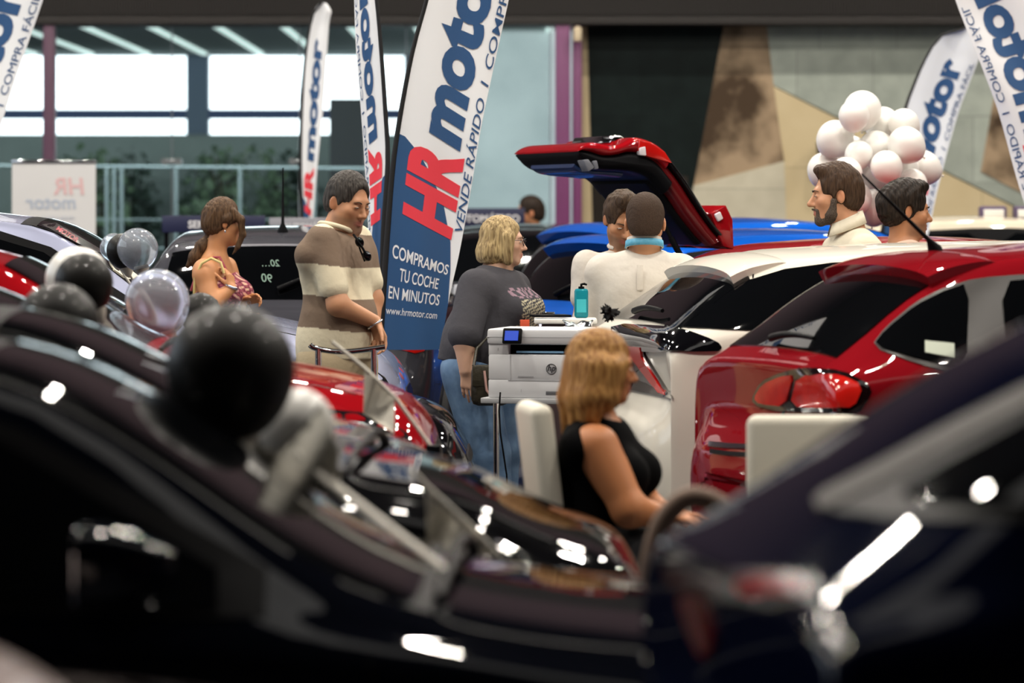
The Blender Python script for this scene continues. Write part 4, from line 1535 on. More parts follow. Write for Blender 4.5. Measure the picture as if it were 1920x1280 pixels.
# ------------------------------------------------------------------ people
JEAN = mat('denim', '4e6a8c', .8, noise=(14, '6c8aaa', 5, .22), bump=.25)
BEIGE = mat('chino_beige', 'b3a284', .8, bump=.15)
DARKC = mat('dark_trousers', '23242a', .8, bump=.15)
SHOE = mat('shoe_leather', '2a2420', .5)
SHOEW = mat('shoe_white', 'cfcac0', .6)
SKIN = tint_mat('skin', .48, .12)
CLOTH = tint_mat('cloth_pattern', .85, 0, .2)


class Human:
    def __init__(s, px, Y, label, name='person'):
        s.Y = Y
        s.o = Vector((xx(px, Y), Y, 0))
        s.root = empty(name, s.o, 0, label, 'person')

    def q(s, px, py, dy=0.0): return P(px, py, s.Y + dy) - s.o

    def at(s, x, y, z): return Vector((x, y, z))

    def legs(s, V, hipc, yaw, m, hip_r=.085, knee_dy=0.0, stance=.09, knees=None, name='trousers', shoe=SHOE, short=None, knee_r=.062, ank_r=.048, grow=.012, sit=False, fwd=None):
        """legs of the body, trousers and shoes"""
        F, S = axis(yaw)
        T = Vol()
        hipc = Vector(hipc)
        R = Matrix.Rotation(math.radians(yaw), 3, 'Z')
        T.ell(hipc + Vector((0, 0, .0)), (hip_r * 2.02 + grow, hip_r * 1.42 + grow, .115 + grow), .05, rot=R)
        for g in (-1, 1):
            h = hipc + S * g * hip_r * .95 + Vector((0, 0, -.06))
            if sit:
                k = hipc + S * g * .1 + F * .42 + Vector((0, 0, -.04)); k.z = .50
                a = k + F * .03; a.z = .09
            else:
                a = Vector((hipc.x + S.x * g * stance, hipc.y + S.y * g * stance, .085))
                if fwd: a += F * fwd[0 if g < 0 else 1]
                k = (h + a) / 2 + F * .025; k.z = (h.z + a.z) * .52
            V.chain([h, k, a], [hip_r, knee_r * .9, ank_r * .75], .04)
            V.cap(a, a + F * .1 + Vector((0, 0, -.04)), .035, .03, .02)
            if short is None:
                T.chain([h, k, a + Vector((0, 0, .02))], [hip_r + grow * 1.2, knee_r + grow, ank_r + grow * 1.2], .035)
            else:
                T.chain([h, h.lerp(k, short)], [hip_r + grow * 1.8, knee_r + grow * 2.5], .035)
            B = Vol()
            c = Vector((a.x, a.y, .05))
            B.ell(c + F * .0, (.045, .045, .05), .02)
            B.cap(c + F * .0 - Vector((0, 0, .008)), c + F * .15 - Vector((0, 0, .015)), .042, .033, .03)
            B.plane((0, 0, .006), (0, 0, 1), .006, '-') if False else None
            vol_obj('shoe', B, shoe, s.root, .008)
        T.plane(hipc + Vector((0, 0, .10)), (0, 0, 1), .008, '&') if False else None
        vol_obj(name, T, m, s.root, .008)

    def arm(s, V, sh, el, wr, r=(.05, .042, .027)):
        V.chain([sh, el, wr], list(r), .025)
        return (Vector(wr) - Vector(el)).normalized()


def cuts(V, hem=None, neck=None, neck_r=.07, nk=None):
    if hem is not None: V.plane((0, 0, hem), (0, 0, -1), .006, '-') if False else V.plane((0, 0, hem), (0, 0, -1), .006, '&')
    if neck is not None: V.ell(neck, nk or (neck_r, neck_r, .05), .012, '-')
    return V


# ---- man in the striped knitted shirt
h = Human(636, 16.97, 'person in a brown and cream striped short sleeved shirt, hands clasped, looking down')
q = h.q
M = head_frame(q(652, 382), 48, 15, 2, 1.0)
V = Vol()
add_head(V, M, jaw=1.06, smile=.5, full=.5)
nb = q(628, 438, .0)
V.frame(None)
V.cap(M @ Vector((0, .022, -.07)), nb, .058, .066, .03)
chest, hip = q(630, 505), q(632, 655)
torso(V, hip, chest, nb, 55, .19, .12, .03)
sh, el, wr = q(604, 455, -.15), q(634, 572, -.21), q(702, 603, -.10)
d = h.arm(V, sh, el, wr, (.055, .047, .031))
add_hand(V, wr, (.35, -.05, -1), (-1, .25, -.2), (.7, -.6, .1), .18, .9)
sh2, el2, wr2 = q(668, 450, .14), q(700, 560, .10), q(700, 612, .03)
h.arm(V, sh2, el2, wr2, (.052, .043, .029))
add_hand(V, wr2, (-.1, -.5, -.6), (-.3, -.6, .4), (.8, .2, .1), .175, 1.0)
h.legs(V, q(632, 668), 55, BEIGE, .092, short=.9, name='shorts', shoe=SHOEW, grow=.02)
vol_obj('body', V, SKIN, h.root, .0052, 1, head_tint(M, 'bd8a68', 'a8605a', '6e5a4e'))
face_bits(M, h.root, '2b211b', '2b1a12', closed=True)
H = short_hair(M, .016, .008, .002)
vol_obj('hair', H, hair_mat('hair_grey_dark', '1d1a18', '57524e', 170, .5), h.root, .0048, 1, fix=rough_fix(.0016, 190))
S_ = Vol()
torso(S_, q(630, 650), chest, nb, 55, .19, .12, .035, grow=.020, hipw=.18)
S_.cap(q(630, 640), q(630, 690), .165, .175, .05)
S_.cap(sh + Vector((.0, .01, .01)), sh.lerp(el, .72), .074, .066, .03)
S_.cap(sh2, sh2.lerp(el2, .72), .072, .066, .03)
S_.ell(nb + Vector((.012, -.008, .062)), (.082, .078, .068), .012, '-')
S_.plane((0, 0, zx(672, h.Y)), (0, 0, -1), .006, '&')
S_.plane(sh.lerp(el, .70), (el - sh).normalized() * -1, .004, '+') if False else None
zz = [zx(y, h.Y) for y in (430, 497, 556, 616)]
cr, br_ = np.array(lin('ddd3b8')), np.array(lin('7c6a5b'))
def stripes(v):
    z = v[:, 2] + .012 * np.clip((v[:, 0] + .02) / .1, -1, 1)
    b = ((z < zz[0] - .15 * np.clip(v[:, 0] - .02, -.05, .1)) & (z > zz[1])) | ((z < zz[2]) & (z > zz[3]))
    return np.where(b[:, None], br_, cr)
vol_obj('shirt', S_, CLOTH, h.root, .0055, 1, stripes)
B = Vol()
tube('collar', [nb + Vector((.012 + .080 * math.cos(a), -.008 + .078 * math.sin(a), .020 - .028 * math.cos(a - .6) * 1.0)) for a in np.linspace(0, 2 * math.pi, 28)], .011, mat('knit_cream', 'ddd3b8', .85), h.root, 8)
tube('bracelet', [wr + Vector((.036 * math.cos(a) * .9, .036 * math.sin(a), -.012 + .02 * math.cos(a))) for a in np.linspace(0, 2 * math.pi, 22)], .0055, M_CHROME, h.root, 8)
# sunglasses hooked in the collar
g0 = q(667, 440, -.07) + h.o
sg = empty('sunglasses', g0, 0, 'dark sunglasses hooked in the collar of the striped shirt', 'sunglasses')
for a, b in (((672, 452), .0), ((686, 478), 0)):
    c0 = P(a[0] + 2, a[1] + 2, h.Y - .135) - g0
    bm = bmesh.new()
    bmesh.ops.create_uvsphere(bm, u_segments=16, v_segments=8, radius=1.0)
    bmesh.ops.scale(bm, vec=(.024, .010, .019), verts=bm.verts)
    bmesh.ops.rotate(bm, cent=(0, 0, 0), matrix=Matrix.Rotation(math.radians(62), 3, 'Y'), verts=bm.verts)
    bmesh.ops.translate(bm, vec=c0, verts=bm.verts)
    link('lens', bm_mesh('lens', bm, True), M_GLASS, sg)
tube('frame', [P(663, 440, h.Y - .10) - g0, P(668, 446, h.Y - .138) - g0, P(681, 467, h.Y - .145) - g0, P(692, 488, h.Y - .135) - g0], .0055, M_TRIM, sg, 8)
tube('temple', [P(668, 446, h.Y - .13) - g0, P(676, 470, h.Y - .12) - g0, P(684, 490, h.Y - .12) - g0], .004, M_TRIM, sg, 8)

# ---- woman in the charcoal tee
h = Human(905, 18.3, 'person with a blond bob and glasses in a charcoal printed tee and blue jeans')
q = h.q
M = head_frame(q(945, 454), 84, 2, 0, .90)
V = Vol()
add_head(V, M, True, .9, 1.05, 0, .7)
nb = q(930, 512)
V.cap(M @ Vector((0, .02, -.07)), nb, .054, .066, .03)
chest, hip = q(926, 568), q(904, 672)
torso(V, hip, chest, nb, 68, .21, .145, .05, hipw=.22, bust=.02)
sh, el, wr = q(888, 542, -.20), q(870, 636, -.30), q(874, 694, -.31)
h.arm(V, sh, el, wr, (.062, .054, .033))
add_hand(V, wr, (.12, -.05, -1), (.55, .8, 0), (1, -.25, .1), .175, .35)
sh2, el2, wr2 = q(962, 540, .17), q(985, 640, .17), q(1005, 650, -.02)
h.arm(V, sh2, el2, wr2, (.06, .05, .032))
add_hand(V, wr2, (.8, -.5, -.1), (0, 0, -1), (.3, .8, .1), .17, .5)
h.legs(V, q(900, 690), 68, JEAN, .115, stance=.10, knee_r=.088, ank_r=.078, shoe=SHOEW, name='jeans', grow=.014, fwd=(.12, .05))
vol_obj('body', V, SKIN, h.root, .0055, 1, head_tint(M, 'c9a088', 'b4706a'))
face_bits(M, h.root, '5a4636', '3a4a50')
H = Vol(); H.frame(M)
H.ell((0, .022, .036), (.094, .112, .108), .03)
H.ell((0, .040, -.050), (.106, .092, .086), .035)
H.ell((.0, .075, -.060), (.098, .072, .080), .03)
for g in (-1, 1):
    H.cap((g * .082, -.030, .03), (g * .088, -.036, -.095), .030, .026, .03)
H.ell((0, -.125, -.02), (.071, .072, .115), .014, '-')
H.ell((0, -.09, -.125), (.062, .085, .075), .014, '-')
H.plane((0, .03, -.128), (0, .12, 1), .012, '&') if False else H.plane((0, .03, -.122), (0, .10, -1), .012, '&')
H.frame(None)
vol_obj('hair', H, hair_mat('hair_blond_bob', '6a563c', 'c3ab7c', 120, .42, .07, .2), h.root, .0052, 1, fix=rough_fix(.0022, 150, 1))
bm = bmesh.new()
for g in (-1, 1):
    add_tube(bm, [M @ Vector((g * .034 + .024 * math.cos(a), -.112 + .006 * abs(math.cos(a)), .004 + .019 * math.sin(a))) for a in np.linspace(0, 2 * math.pi, 25)], .0016, 6)
    add_tube(bm, [M @ Vector((g * .058, -.106, .012)), M @ Vector((g * .080, -.04, .012)), M @ Vector((g * .082, .01, .006))], .0018, 6)
add_tube(bm, [M @ Vector((-.010, -.114, .008)), M @ Vector((0, -.117, .011)), M @ Vector((.010, -.114, .008))], .0015, 6)
link('glasses', bm_mesh('glasses', bm, True), mat('glasses_rim', '26282e', .25), h.root)['label'] = 'thin dark rimmed glasses'
S_ = Vol()
torso(S_, q(906, 650), chest, nb, 68, .21, .145, .055, grow=.022, hipw=.225, bust=.03)
S_.cap(q(905, 640), q(898, 690), .19, .205, .05)
S_.chain([sh + Vector((.01, .03, .012)), sh.lerp(el, .90)], [.086, .082], .03)
S_.chain([sh2, sh2.lerp(el2, .85)], [.086, .082], .03)
S_.ell(nb + Vector((.018, -.005, .06)), (.088, .085, .062), .012, '-')
S_.plane((0, 0, zx(683, h.Y)), (-.12, 0, -1), .006, '&')
ch_c, pk_c, gc = np.array(lin('403f44')), np.array(lin('8d7480')), np.array(lin('b5ad94'))
def tee(v):
    c = np.tile(ch_c, (len(v), 1))
    F, S2 = axis(68)
    w = v[:, 0] * S2.x + v[:, 1] * S2.y
    fr = v[:, 0] * F.x + v[:, 1] * F.y
    n = np.sin(v[:, 2] * 240 + w * 160) * np.sin(w * 310 + 2) + .7 * np.sin(v[:, 2] * 430 - w * 90)
    zc = zx(585, h.Y)
    m = (np.abs(w - .0) < .115) & (np.abs(v[:, 2] - zc + .01) < .075) & (fr > .02) & (n > .15)
    c[m] = gc
    n2 = np.sin(w * 150) * np.sin(v[:, 2] * 120)
    m2 = (np.abs(w) < .12) & (np.abs(v[:, 2] - zc - .095) < .024) & (fr > .02) & (n2 > .0)
    c[m2] = pk_c
    return c
vol_obj('tee', S_, CLOTH, h.root, .0055, 1, tee)
tube('lanyard', [q(918, 515, -.08), q(940, 530, -.12), q(962, 560, -.16), q(984, 602, -.19)], .0045, M_TRIM, h.root, 6)
bg = box('badge', q(984, 612, -.205), (.055, .006, .065), mat('badge_orange', 'd9573a', .5), h.root, .002, Matrix.Rotation(.7, 3, 'Z'))
bg['label'] = 'orange badge on a lanyard'
# shoulder bag
b0 = P(918, 722, 18.3 - .40)
bag = empty('shoulder_bag', b0, .1, 'olive brown leather shoulder bag hanging at the hip of the charcoal tee', 'bag')
BG = mat('bag_olive', '2f2b20', .38, bump=.35)
bm = bmesh.new(); add_box(bm, (0, 0, 0), (.17, .10, .19), .03)
me = bm_mesh('pouch', bm, True, 60); link('pouch', me, BG, bag)
box('flap', (0, -.045, .045), (.172, .02, .10), BG, bag, .008)
tube('strap', [(-.075, 0, .09), (-.055, .06, .17), (.0, .10, .22), (.055, .06, .17), (.075, 0, .09)], .008, BG, bag, 8)
tube('piping', [(-.03, -.058, .07), (-.02, -.062, -.02), (.01, -.062, -.06)], .006, mat('strap_pink', 'b58f86', .5), bag, 8)
tube('piping', [(.045, -.058, .05), (.05, -.062, -.03), (.02, -.062, -.07)], .006, mat('strap_pink', 'b58f86', .5), bag, 8)

# ---- woman with the ponytail
h = Human(402, 19.6, 'person with a brown ponytail in a pink floral top, holding a pale bag strap')
q = h.q
M = head_frame(q(418, 419), 112, 6, 0, .90)
V = Vol()
add_head(V, M, True, .85, .95)
nb = q(404, 478)
V.cap(M @ Vector((0, .022, -.07)), nb, .048, .055, .03)
chest, hip = q(402, 540), q(402, 640)
torso(V, hip, chest, nb, 72, .165, .10, .01, bust=.02)
sh, el, wr = q(383, 505, -.12), q(397, 572, -.20), q(434, 541, -.16)
h.arm(V, sh, el, wr, (.056, .043, .026))
add_hand(V, wr, (-.12, .25, 1), (-.8, .5, 0), (-.5, -.8, .3), .155, 1.0)
sh2, el2, wr2 = q(425, 500, .12), q(448, 575, .12), q(458, 566, -.02)
h.arm(V, sh2, el2, wr2, (.052, .042, .025))
add_hand(V, wr2, (.7, -.35, .25), (.3, -.2, -1), (.1, -.7, .7), .155, .9)
h.legs(V, q(402, 655), 72, DARKC, .092, shoe=SHOEW, name='trousers')
vol_obj('body', V, SKIN, h.root, .0052, 1, head_tint(M, 'bd8459', 'a8605a'))
face_bits(M, h.root, '4a3424', '2b1a12')
H = short_hair(M, .020, .012, .018, -.075)
H.frame(M)
for g in (-1, 1): H.cap((g * .072, -.050, .045), (g * .078, .020, .020), .022, .022, .02)
H.frame(None)
H.chain([q(400, 432), q(393, 445), q(380, 462), q(366, 482), q(352, 499)], [.040, .024, .036, .034, .012], .015)
H.chain([q(438, 396, -.05), q(452, 412, -.05), q(455, 440, -.05), q(446, 462, -.05), q(436, 477, -.05)], [.016, .020, .016, .012, .004], .012)
vol_obj('hair', H, hair_mat('hair_brown_light', '2a1c12', '69503a', 130, .4, .09, .24), h.root, .005, 1, fix=rough_fix(.0018, 160, 3))
tube('hair_tie', [q(393, 446) + Vector((.021 * math.cos(a), .024 * math.sin(a), .016 * math.cos(a))) for a in np.linspace(0, 2 * math.pi, 18)], .006, mat('tie_tan', 'b08a52', .6), h.root, 8)
S_ = Vol()
torso(S_, hip, chest, nb, 72, .165, .10, .012, grow=.012, bust=.03)
S_.plane(q(402, 530), (-.55, 0, 1), .02, '&')
fl = [np.array(lin(x)) for x in ('8e4652', 'c9a68c', '5c2a34', 'b86c7c')]
def floral(v):
    a = np.sin(v[:, 0] * 150 + 3 * np.sin(v[:, 2] * 70)) + np.sin(v[:, 2] * 170 + v[:, 1] * 130)
    k = np.digitize(a, [-.8, .2, .9])
    return np.array(fl)[np.array([0, 2, 3, 1])[k]]
vol_obj('top', S_, CLOTH, h.root, .0055, 1, floral)
tube('top_strap', [q(358, 545, -.02), q(372, 500, -.05), q(395, 482, -.07), q(412, 482, -.10), q(424, 505, -.12), q(428, 530, -.10)], .006, mat('strap_red', '9c4350', .7), h.root, 8)
sb = empty('handbag', P(372, 590, 19.42), 0, 'pale yellow strapped bag on the shoulder of the ponytailed woman', 'bag')
o_ = P(372, 590, 19.42)
tube('strap', [P(x, y, 19.6 + d_) - o_ for x, y, d_ in ((364, 556, -.14), (366, 520, -.17), (378, 494, -.19), (396, 484, -.19), (414, 492, -.21), (420, 512, -.21))], .007, mat('strap_yellow', 'cdb877', .6), sb, 8)
box('pouch', (0, -.0, -.03), (.16, .09, .2), mat('bag_cream', 'c9c0a8', .6), sb, .025)
tube('watch', [wr + Vector((-.002 + .030 * math.cos(a), .030 * math.sin(a), .010 - .012 * math.cos(a))) for a in np.linspace(0, 2 * math.pi, 18)], .007, M_CHROME, h.root, 8)
bm = bmesh.new(); add_tube(bm, [M @ Vector((-.086, .010, -.036)), M @ Vector((-.090, .010, -.045)), M @ Vector((-.086, .010, -.054))], .004, 8)
link('earring', bm_mesh('earring', bm, True), M_CHROME, h.root)
kx = empty('key_bunch', P(466, 572, 19.55), 0, 'small bunch of keys in the hand of the ponytailed woman', 'keys')
tube('ring', [(.012 * math.cos(a), 0, .012 * math.sin(a) + .012) for a in np.linspace(0, 2 * math.pi, 16)], .002, M_CHROME, kx, 6)
for a in (-.4, 0, .35):
    b_ = box('key', (math.sin(a) * .03, 0, -.03), (.014, .004, .06), M_CHROME, kx, .001, Matrix.Rotation(-a, 3, 'Y'))

# ---- far man in the teal shirt
h = Human(1000, 33.2, 'person with short dark hair in a teal shirt, far behind the glasses wearer')
q = h.q
M = head_frame(q(993, 401), -88, 4, 0, 1.13)
V = Vol(); add_head(V, M, nose=1.1)
nb = q(1002, 432)
V.cap(M @ Vector((0, .022, -.07)), nb, .058, .066, .03)
chest, hip = q(1002, 470), q(1002, 545)
torso(V, hip, chest, nb, -75, .19, .12, .02)
for g, px in ((-1, 985), (1, 1018)):
    h.arm(V, q(px, 448, g * .15), q(px + 4, 510, g * .2), q(px - 8, 560, g * .16), (.052, .043, .03))
    add_hand(V, q(px - 8, 560, g * .16), (-.1, 0, -1), (0, -g, 0), (-1, 0, 0), .18, .5)
h.legs(V, q(1002, 555), -75, DARKC)
vol_obj('body', V, SKIN, h.root, .008, 1, head_tint(M, 'a8714f', 'a06055', '4a3a30'))
face_bits(M, h.root)
vol_obj('hair', short_hair(M, .012, .006, .004), hair_mat('hair_black_brown', '17120f', '382c24', 120, .5), h.root, .006)
S_ = Vol(); torso(S_, hip, chest, nb, -75, .19, .12, .02, grow=.018)
for g, px in ((-1, 985), (1, 1018)): S_.cap(q(px, 448, g * .15), q(px + 3, 485, g * .18), .072, .068, .03)
S_.ell(nb + Vector((-.01, 0, .06)), (.085, .08, .06), .012, '-')
vol_obj('shirt', S_, mat('shirt_teal', '4f7f86', .8), h.root, .008)

# ---- the two men in white shirts
WSH = mat('shirt_white', 'cfc8be', .8, noise=(11, 'c6bfb5', 3, .25), bump=.9, spec=.2)
h = Human(1165, 18.98, 'person with dark quiff in a white shirt, facing us and looking down')
q = h.q
M = head_frame(q(1166, 414), 14, 26, 0, 1.02)
V = Vol(); add_head(V, M, nose=1.05)
nb = q(1168, 470, .05)
V.cap(M @ Vector((0, .022, -.07)), nb, .056, .064, .03)
chest, hip = q(1168, 540, .03), q(1168, 650, .05)
torso(V, hip, chest, nb, 8, .19, .115)
arms = []
for g in (-1, 1):
    a, b, c_ = q(1168 + g * 68, 495, .02), q(1168 + g * 78, 600, -.03), q(1168 + g * 40, 640, -.2)
    h.arm(V, a, b, c_); arms.append((a, b))
    add_hand(V, c_, (-g * .6, -.7, .1), (0, 0, -1), (-g * .5, .5, .6), .18, .5)
h.legs(V, q(1168, 660, .05), 8, DARKC)
vol_obj('body', V, SKIN, h.root, .0055, 1, head_tint(M, 'b4825f', 'a8605a', '54443a'))
face_bits(M, h.root, '1c130e', '2b1a12', closed=True)
H = short_hair(M, .026, .010, .0, -.055, .034)
vol_obj('hair', H, hair_mat('hair_dark_quiff', '231a14', '5b4a3c', 150, .42, .12), h.root, .0048, 1, fix=rough_fix(.0034, 120, 2))
S_ = Vol(); torso(S_, hip, chest, nb, 8, .19, .115, 0, grow=.018)
for a, b in arms: S_.cap(a, a.lerp(b, .6), .072, .066, .03)
S_.ell(nb + Vector((0, -.03, .06)), (.075, .085, .06), .01, '-')
vol_obj('shirt', S_, WSH, h.root, .006)
tube('collar', [nb + Vector((.070 * math.cos(a), -.006 + .066 * math.sin(a), .024 + .014 * math.sin(a))) for a in np.linspace(-.9, math.pi + .9, 22)], .010, WSH, h.root, 8)

h = Human(1207, 18.02, 'person seen from behind in a white shirt with a light blue lanyard on the collar')
q = h.q
M = head_frame(q(1210, 421), 176, 10, 0, 1.10)
V = Vol(); add_head(V, M)
nb = q(1208, 466, .0)
V.cap(M @ Vector((0, .022, -.07)), nb, .062, .070, .03)
chest, hip = q(1204, 545), q(1196, 660)
torso(V, hip, chest, nb, 180, .215, .125)
arms = []
for g in (-1, 1):
    a, b, c_ = q(1204 + g * 72, 505, .02), q(1200 + g * 98, 600, .06), q(1200 + g * 60, 640, .26)
    h.arm(V, a, b, c_); arms.append((a, b, c_))
    add_hand(V, c_, (-g * .6, .7, .1), (0, 0, -1), (-g * .5, -.3, .6), .18, .5)
h.legs(V, q(1196, 670), 180, DARKC)
vol_obj('body', V, SKIN, h.root, .0055, 1, head_tint(M, 'b98663', 'a8605a'))
face_bits(M, h.root)
H = Vol(); H.frame(M)
H.ell((0, .020, .038), (.083, .107, .099), .02)
H.ell((0, .062, -.020), (.066, .056, .068), .03)
H.ell((0, -.118, -.012), (.074, .062, .090), .012, '-')
for g in (-1, 1):
    H.ell((g * .082, -.066, -.052), (.045, .058, .070), .012, '-')
    H.ell((g * .088, .010, -.012), (.020, .022, .042), .008, '-')
H.plane((0, .05, -.056), (0, -.2, -1), .012, '&')
H.frame(None)
vol_obj('hair', H, hair_mat('hair_cropped', '2a2019', '4c3b30', 320, .6, 1.0), h.root, .005, 1, fix=rough_fix(.0010, 420, 2))
S_ = Vol(); torso(S_, hip, chest, nb, 180, .215, .125, 0, grow=.020)
for a, b, c_ in arms:
    S_.chain([a, b, b.lerp(c_, .2)], [.074, .066, .064], .03)
S_.ell(nb + Vector((0, .02, .065)), (.078, .085, .06), .01, '-')
vol_obj('shirt', S_, WSH, h.root, .006)
ring = [nb + Vector((.088 * math.cos(a), -.016 + .090 * math.sin(a), .016 - .016 * math.sin(a))) for a in np.linspace(0, 2 * math.pi, 30)]
bm = bmesh.new()
for i in range(29):
    for z0, z1, r_ in ((0, .042, 0),):
        pass
vs, fs = [], []
for i, p in enumerate(ring):
    n_ = Vector((math.cos(i / 29 * 2 * math.pi), math.sin(i / 29 * 2 * math.pi), 0))
    vs += [p - Vector((0, 0, .012)), p + Vector((0, 0, .034)) - n_ * .006, p + Vector((0, 0, .034)) - n_ * .012, p - Vector((0, 0, .012)) - n_ * .006]
for i in range(29):
    for j in range(4): fs.append((i * 4 + j, i * 4 + (j + 1) % 4, i * 4 + 4 + (j + 1) % 4, i * 4 + 4 + j))
link('collar', mesh_pf('collar', vs, fs), WSH, h.root)
vs2 = []
for i, p in enumerate(ring):
    n_ = Vector((math.cos(i / 29 * 2 * math.pi), math.sin(i / 29 * 2 * math.pi), 0))
    vs2 += [p + n_ * .004 - Vector((0, 0, .012)), p + n_ * .001 + Vector((0, 0, .020)), p - n_ * .001 + Vector((0, 0, .020)), p + n_ * .001 - Vector((0, 0, .012))]
la = link('lanyard', mesh_pf('lanyard', vs2, fs), mat('lanyard_blue', '4d9fc4', .6, noise=(60, '6db2cf', 2, .2)), h.root)
la['label'] = 'light blue printed lanyard band'
box('back_pleat', q(1200, 520, -.145), (.03, .006, .12), WSH, h.root, .003, Matrix.Rotation(-.10, 3, 'X'))

# ---- bearded man and young man behind the white car
h = Human(1590, 18.62, 'person with brown hair and greying beard in an ivory polo shirt, smiling to the left')
q = h.q
M = head_frame(q(1567, 368), -88, 3, 0, 1.10)
V = Vol(); add_head(V, M, nose=1.25, smile=1.0)
nb = q(1592, 424)
V.cap(M @ Vector((0, .022, -.07)), nb, .064, .074, .03)
chest, hip = q(1602, 500), q(1604, 640)
torso(V, hip, chest, nb, -70, .20, .13, .03)
arms = []
for g in (-1, 1):
    a, b, c_ = q(1602 - g * 14, 470, g * .17), q(1600, 570, g * .2), q(1565, 610, g * .17)
    h.arm(V, a, b, c_); arms.append((a, b))
    add_hand(V, c_, (-.8, 0, -.5), (0, -g * .4, -.6), (-.4, -g * .5, .6), .18, .5)
h.legs(V, q(1604, 655), -70, BEIGE)
vol_obj('body', V, SKIN, h.root, .0052, 1, head_tint(M, 'bd8a6a', 'a8605a'))
face_bits(M, h.root, '2d211a', '2b1a12', closed=True)
H = short_hair(M, .024, .012, .006, -.066, .006)
vol_obj('hair', H, hair_mat('hair_brown_wavy', '291d16', '523f31', 130, .45, .12), h.root, .0048, 1, fix=rough_fix(.0026, 120, 5))
Bd = Vol(); Bd.frame(M)
Bd.ell((0, -.018, -.070), (.064, .064, .056), .02)
Bd.cap((-.016, -.072, -.104), (.016, -.072, -.104), .026, k=.02)
for g in (-1, 1): Bd.cap((g * .064, -.018, -.02), (g * .056, -.028, -.075), .016, .018, .015)
Bd.cap((-.026, -.090, -.056), (0, -.103, -.050), .0065, .0065, .008)
Bd.cap((.026, -.090, -.056), (0, -.103, -.050), .0065, .0065, .008)
Bd.cap((-.030, -.086, -.060), (-.026, -.084, -.09), .008, .012, .008)
Bd.cap((.030, -.086, -.060), (.026, -.084, -.09), .008, .012, .008)
Bd.ell((0, -.075, -.028), (.036, .05, .024), .008, '-')
Bd.ell((0, -.100, -.067), (.019, .02, .008), .004, '-')
for g in (-1, 1): Bd.ell((g * .046, -.062, -.022), (.028, .04, .034), .008, '-')
Bd.plane((0, .006, 0), (0, 1, 0), .01, '&')
Bd.frame(None)
vol_obj('beard', Bd, hair_mat('beard_greying', '2b211b', '6a5f56', 260, .7, 1.0), h.root, .0045, 1, fix=rough_fix(.0008, 420, 2))
IV = mat('polo_ivory', 'd2c9b5', .8, noise=(13, 'c9c0ac', 3, .25), bump=.7, spec=.2)
S_ = Vol(); torso(S_, hip, chest, nb, -70, .20, .13, .03, grow=.018)
for a, b in arms: S_.cap(a, a.lerp(b, .6), .076, .070, .03)
S_.ell(nb + Vector((-.022, 0, .062)), (.090, .085, .062), .01, '-')
vol_obj('polo', S_, IV, h.root, .006)
vs, fs = [], []
for i in range(25):
    a = .55 + (2 * math.pi - 1.1) * i / 24 + math.pi
    n_ = Vector((math.cos(a), math.sin(a), 0))
    b0 = nb + Vector((-.016, 0, .004)) + Vector((n_.x * .082, n_.y * .080, .008 + .036 * n_.x))
    vs += [b0 + Vector((0, 0, .030)), b0 + n_ * .020 + Vector((0, 0, -.030)), b0 + n_ * .016 + Vector((0, 0, -.034)), b0 - n_ * .004]
for i in range(24):
    for j in range(4): fs.append((i * 4 + j, i * 4 + (j + 1) % 4, i * 4 + 4 + (j + 1) % 4, i * 4 + 4 + j))
link('collar', mesh_pf('collar', vs, fs), IV, h.root)

h = Human(1697, 18.95, 'person with thick black hair in a pale pink tee, looking right')
q = h.q
M = head_frame(q(1700, 397), 100, 4, 0, 1.06)
V = Vol(); add_head(V, M, nose=1.1)
nb = q(1692, 448)
V.cap(M @ Vector((0, .022, -.07)), nb, .058, .068, .03)
chest, hip = q(1694, 520), q(1694, 650)
torso(V, hip, chest, nb, 110, .20, .12, .01)
arms = []
for g in (-1, 1):
    a, b, c_ = q(1694 + g * 12, 485, -g * .17), q(1694 + g * 16, 580, -g * .2), q(1710 + g * 10, 640, -g * .17)
    h.arm(V, a, b, c_); arms.append((a, b))
    add_hand(V, c_, (.3, 0, -1), (0, g, 0), (1, 0, 0), .18, .5)
h.legs(V, q(1694, 660), 110, JEAN)
vol_obj('body', V, SKIN, h.root, .0052, 1, head_tint(M, 'b07c5a', 'a8605a', '5a463a'))
face_bits(M, h.root, '15100c', '20140e')
H = short_hair(M, .028, .016, .004, -.070, .014, .012)
vol_obj('hair', H, hair_mat('hair_black', '0f0c0a', '332a24', 130, .38, .14), h.root, .0048, 1, fix=rough_fix(.0030, 130, 7))
S_ = Vol(); torso(S_, hip, chest, nb, 110, .20, .12, .01, grow=.018)
for a, b in arms: S_.cap(a, a.lerp(b, .55), .076, .070, .03)
S_.ell(nb + Vector((.016, 0, .062)), (.085, .08, .062), .01, '-')
vol_obj('tee', S_, mat('tee_pink', 'd9b8a6', .8, bump=.1), h.root, .006)

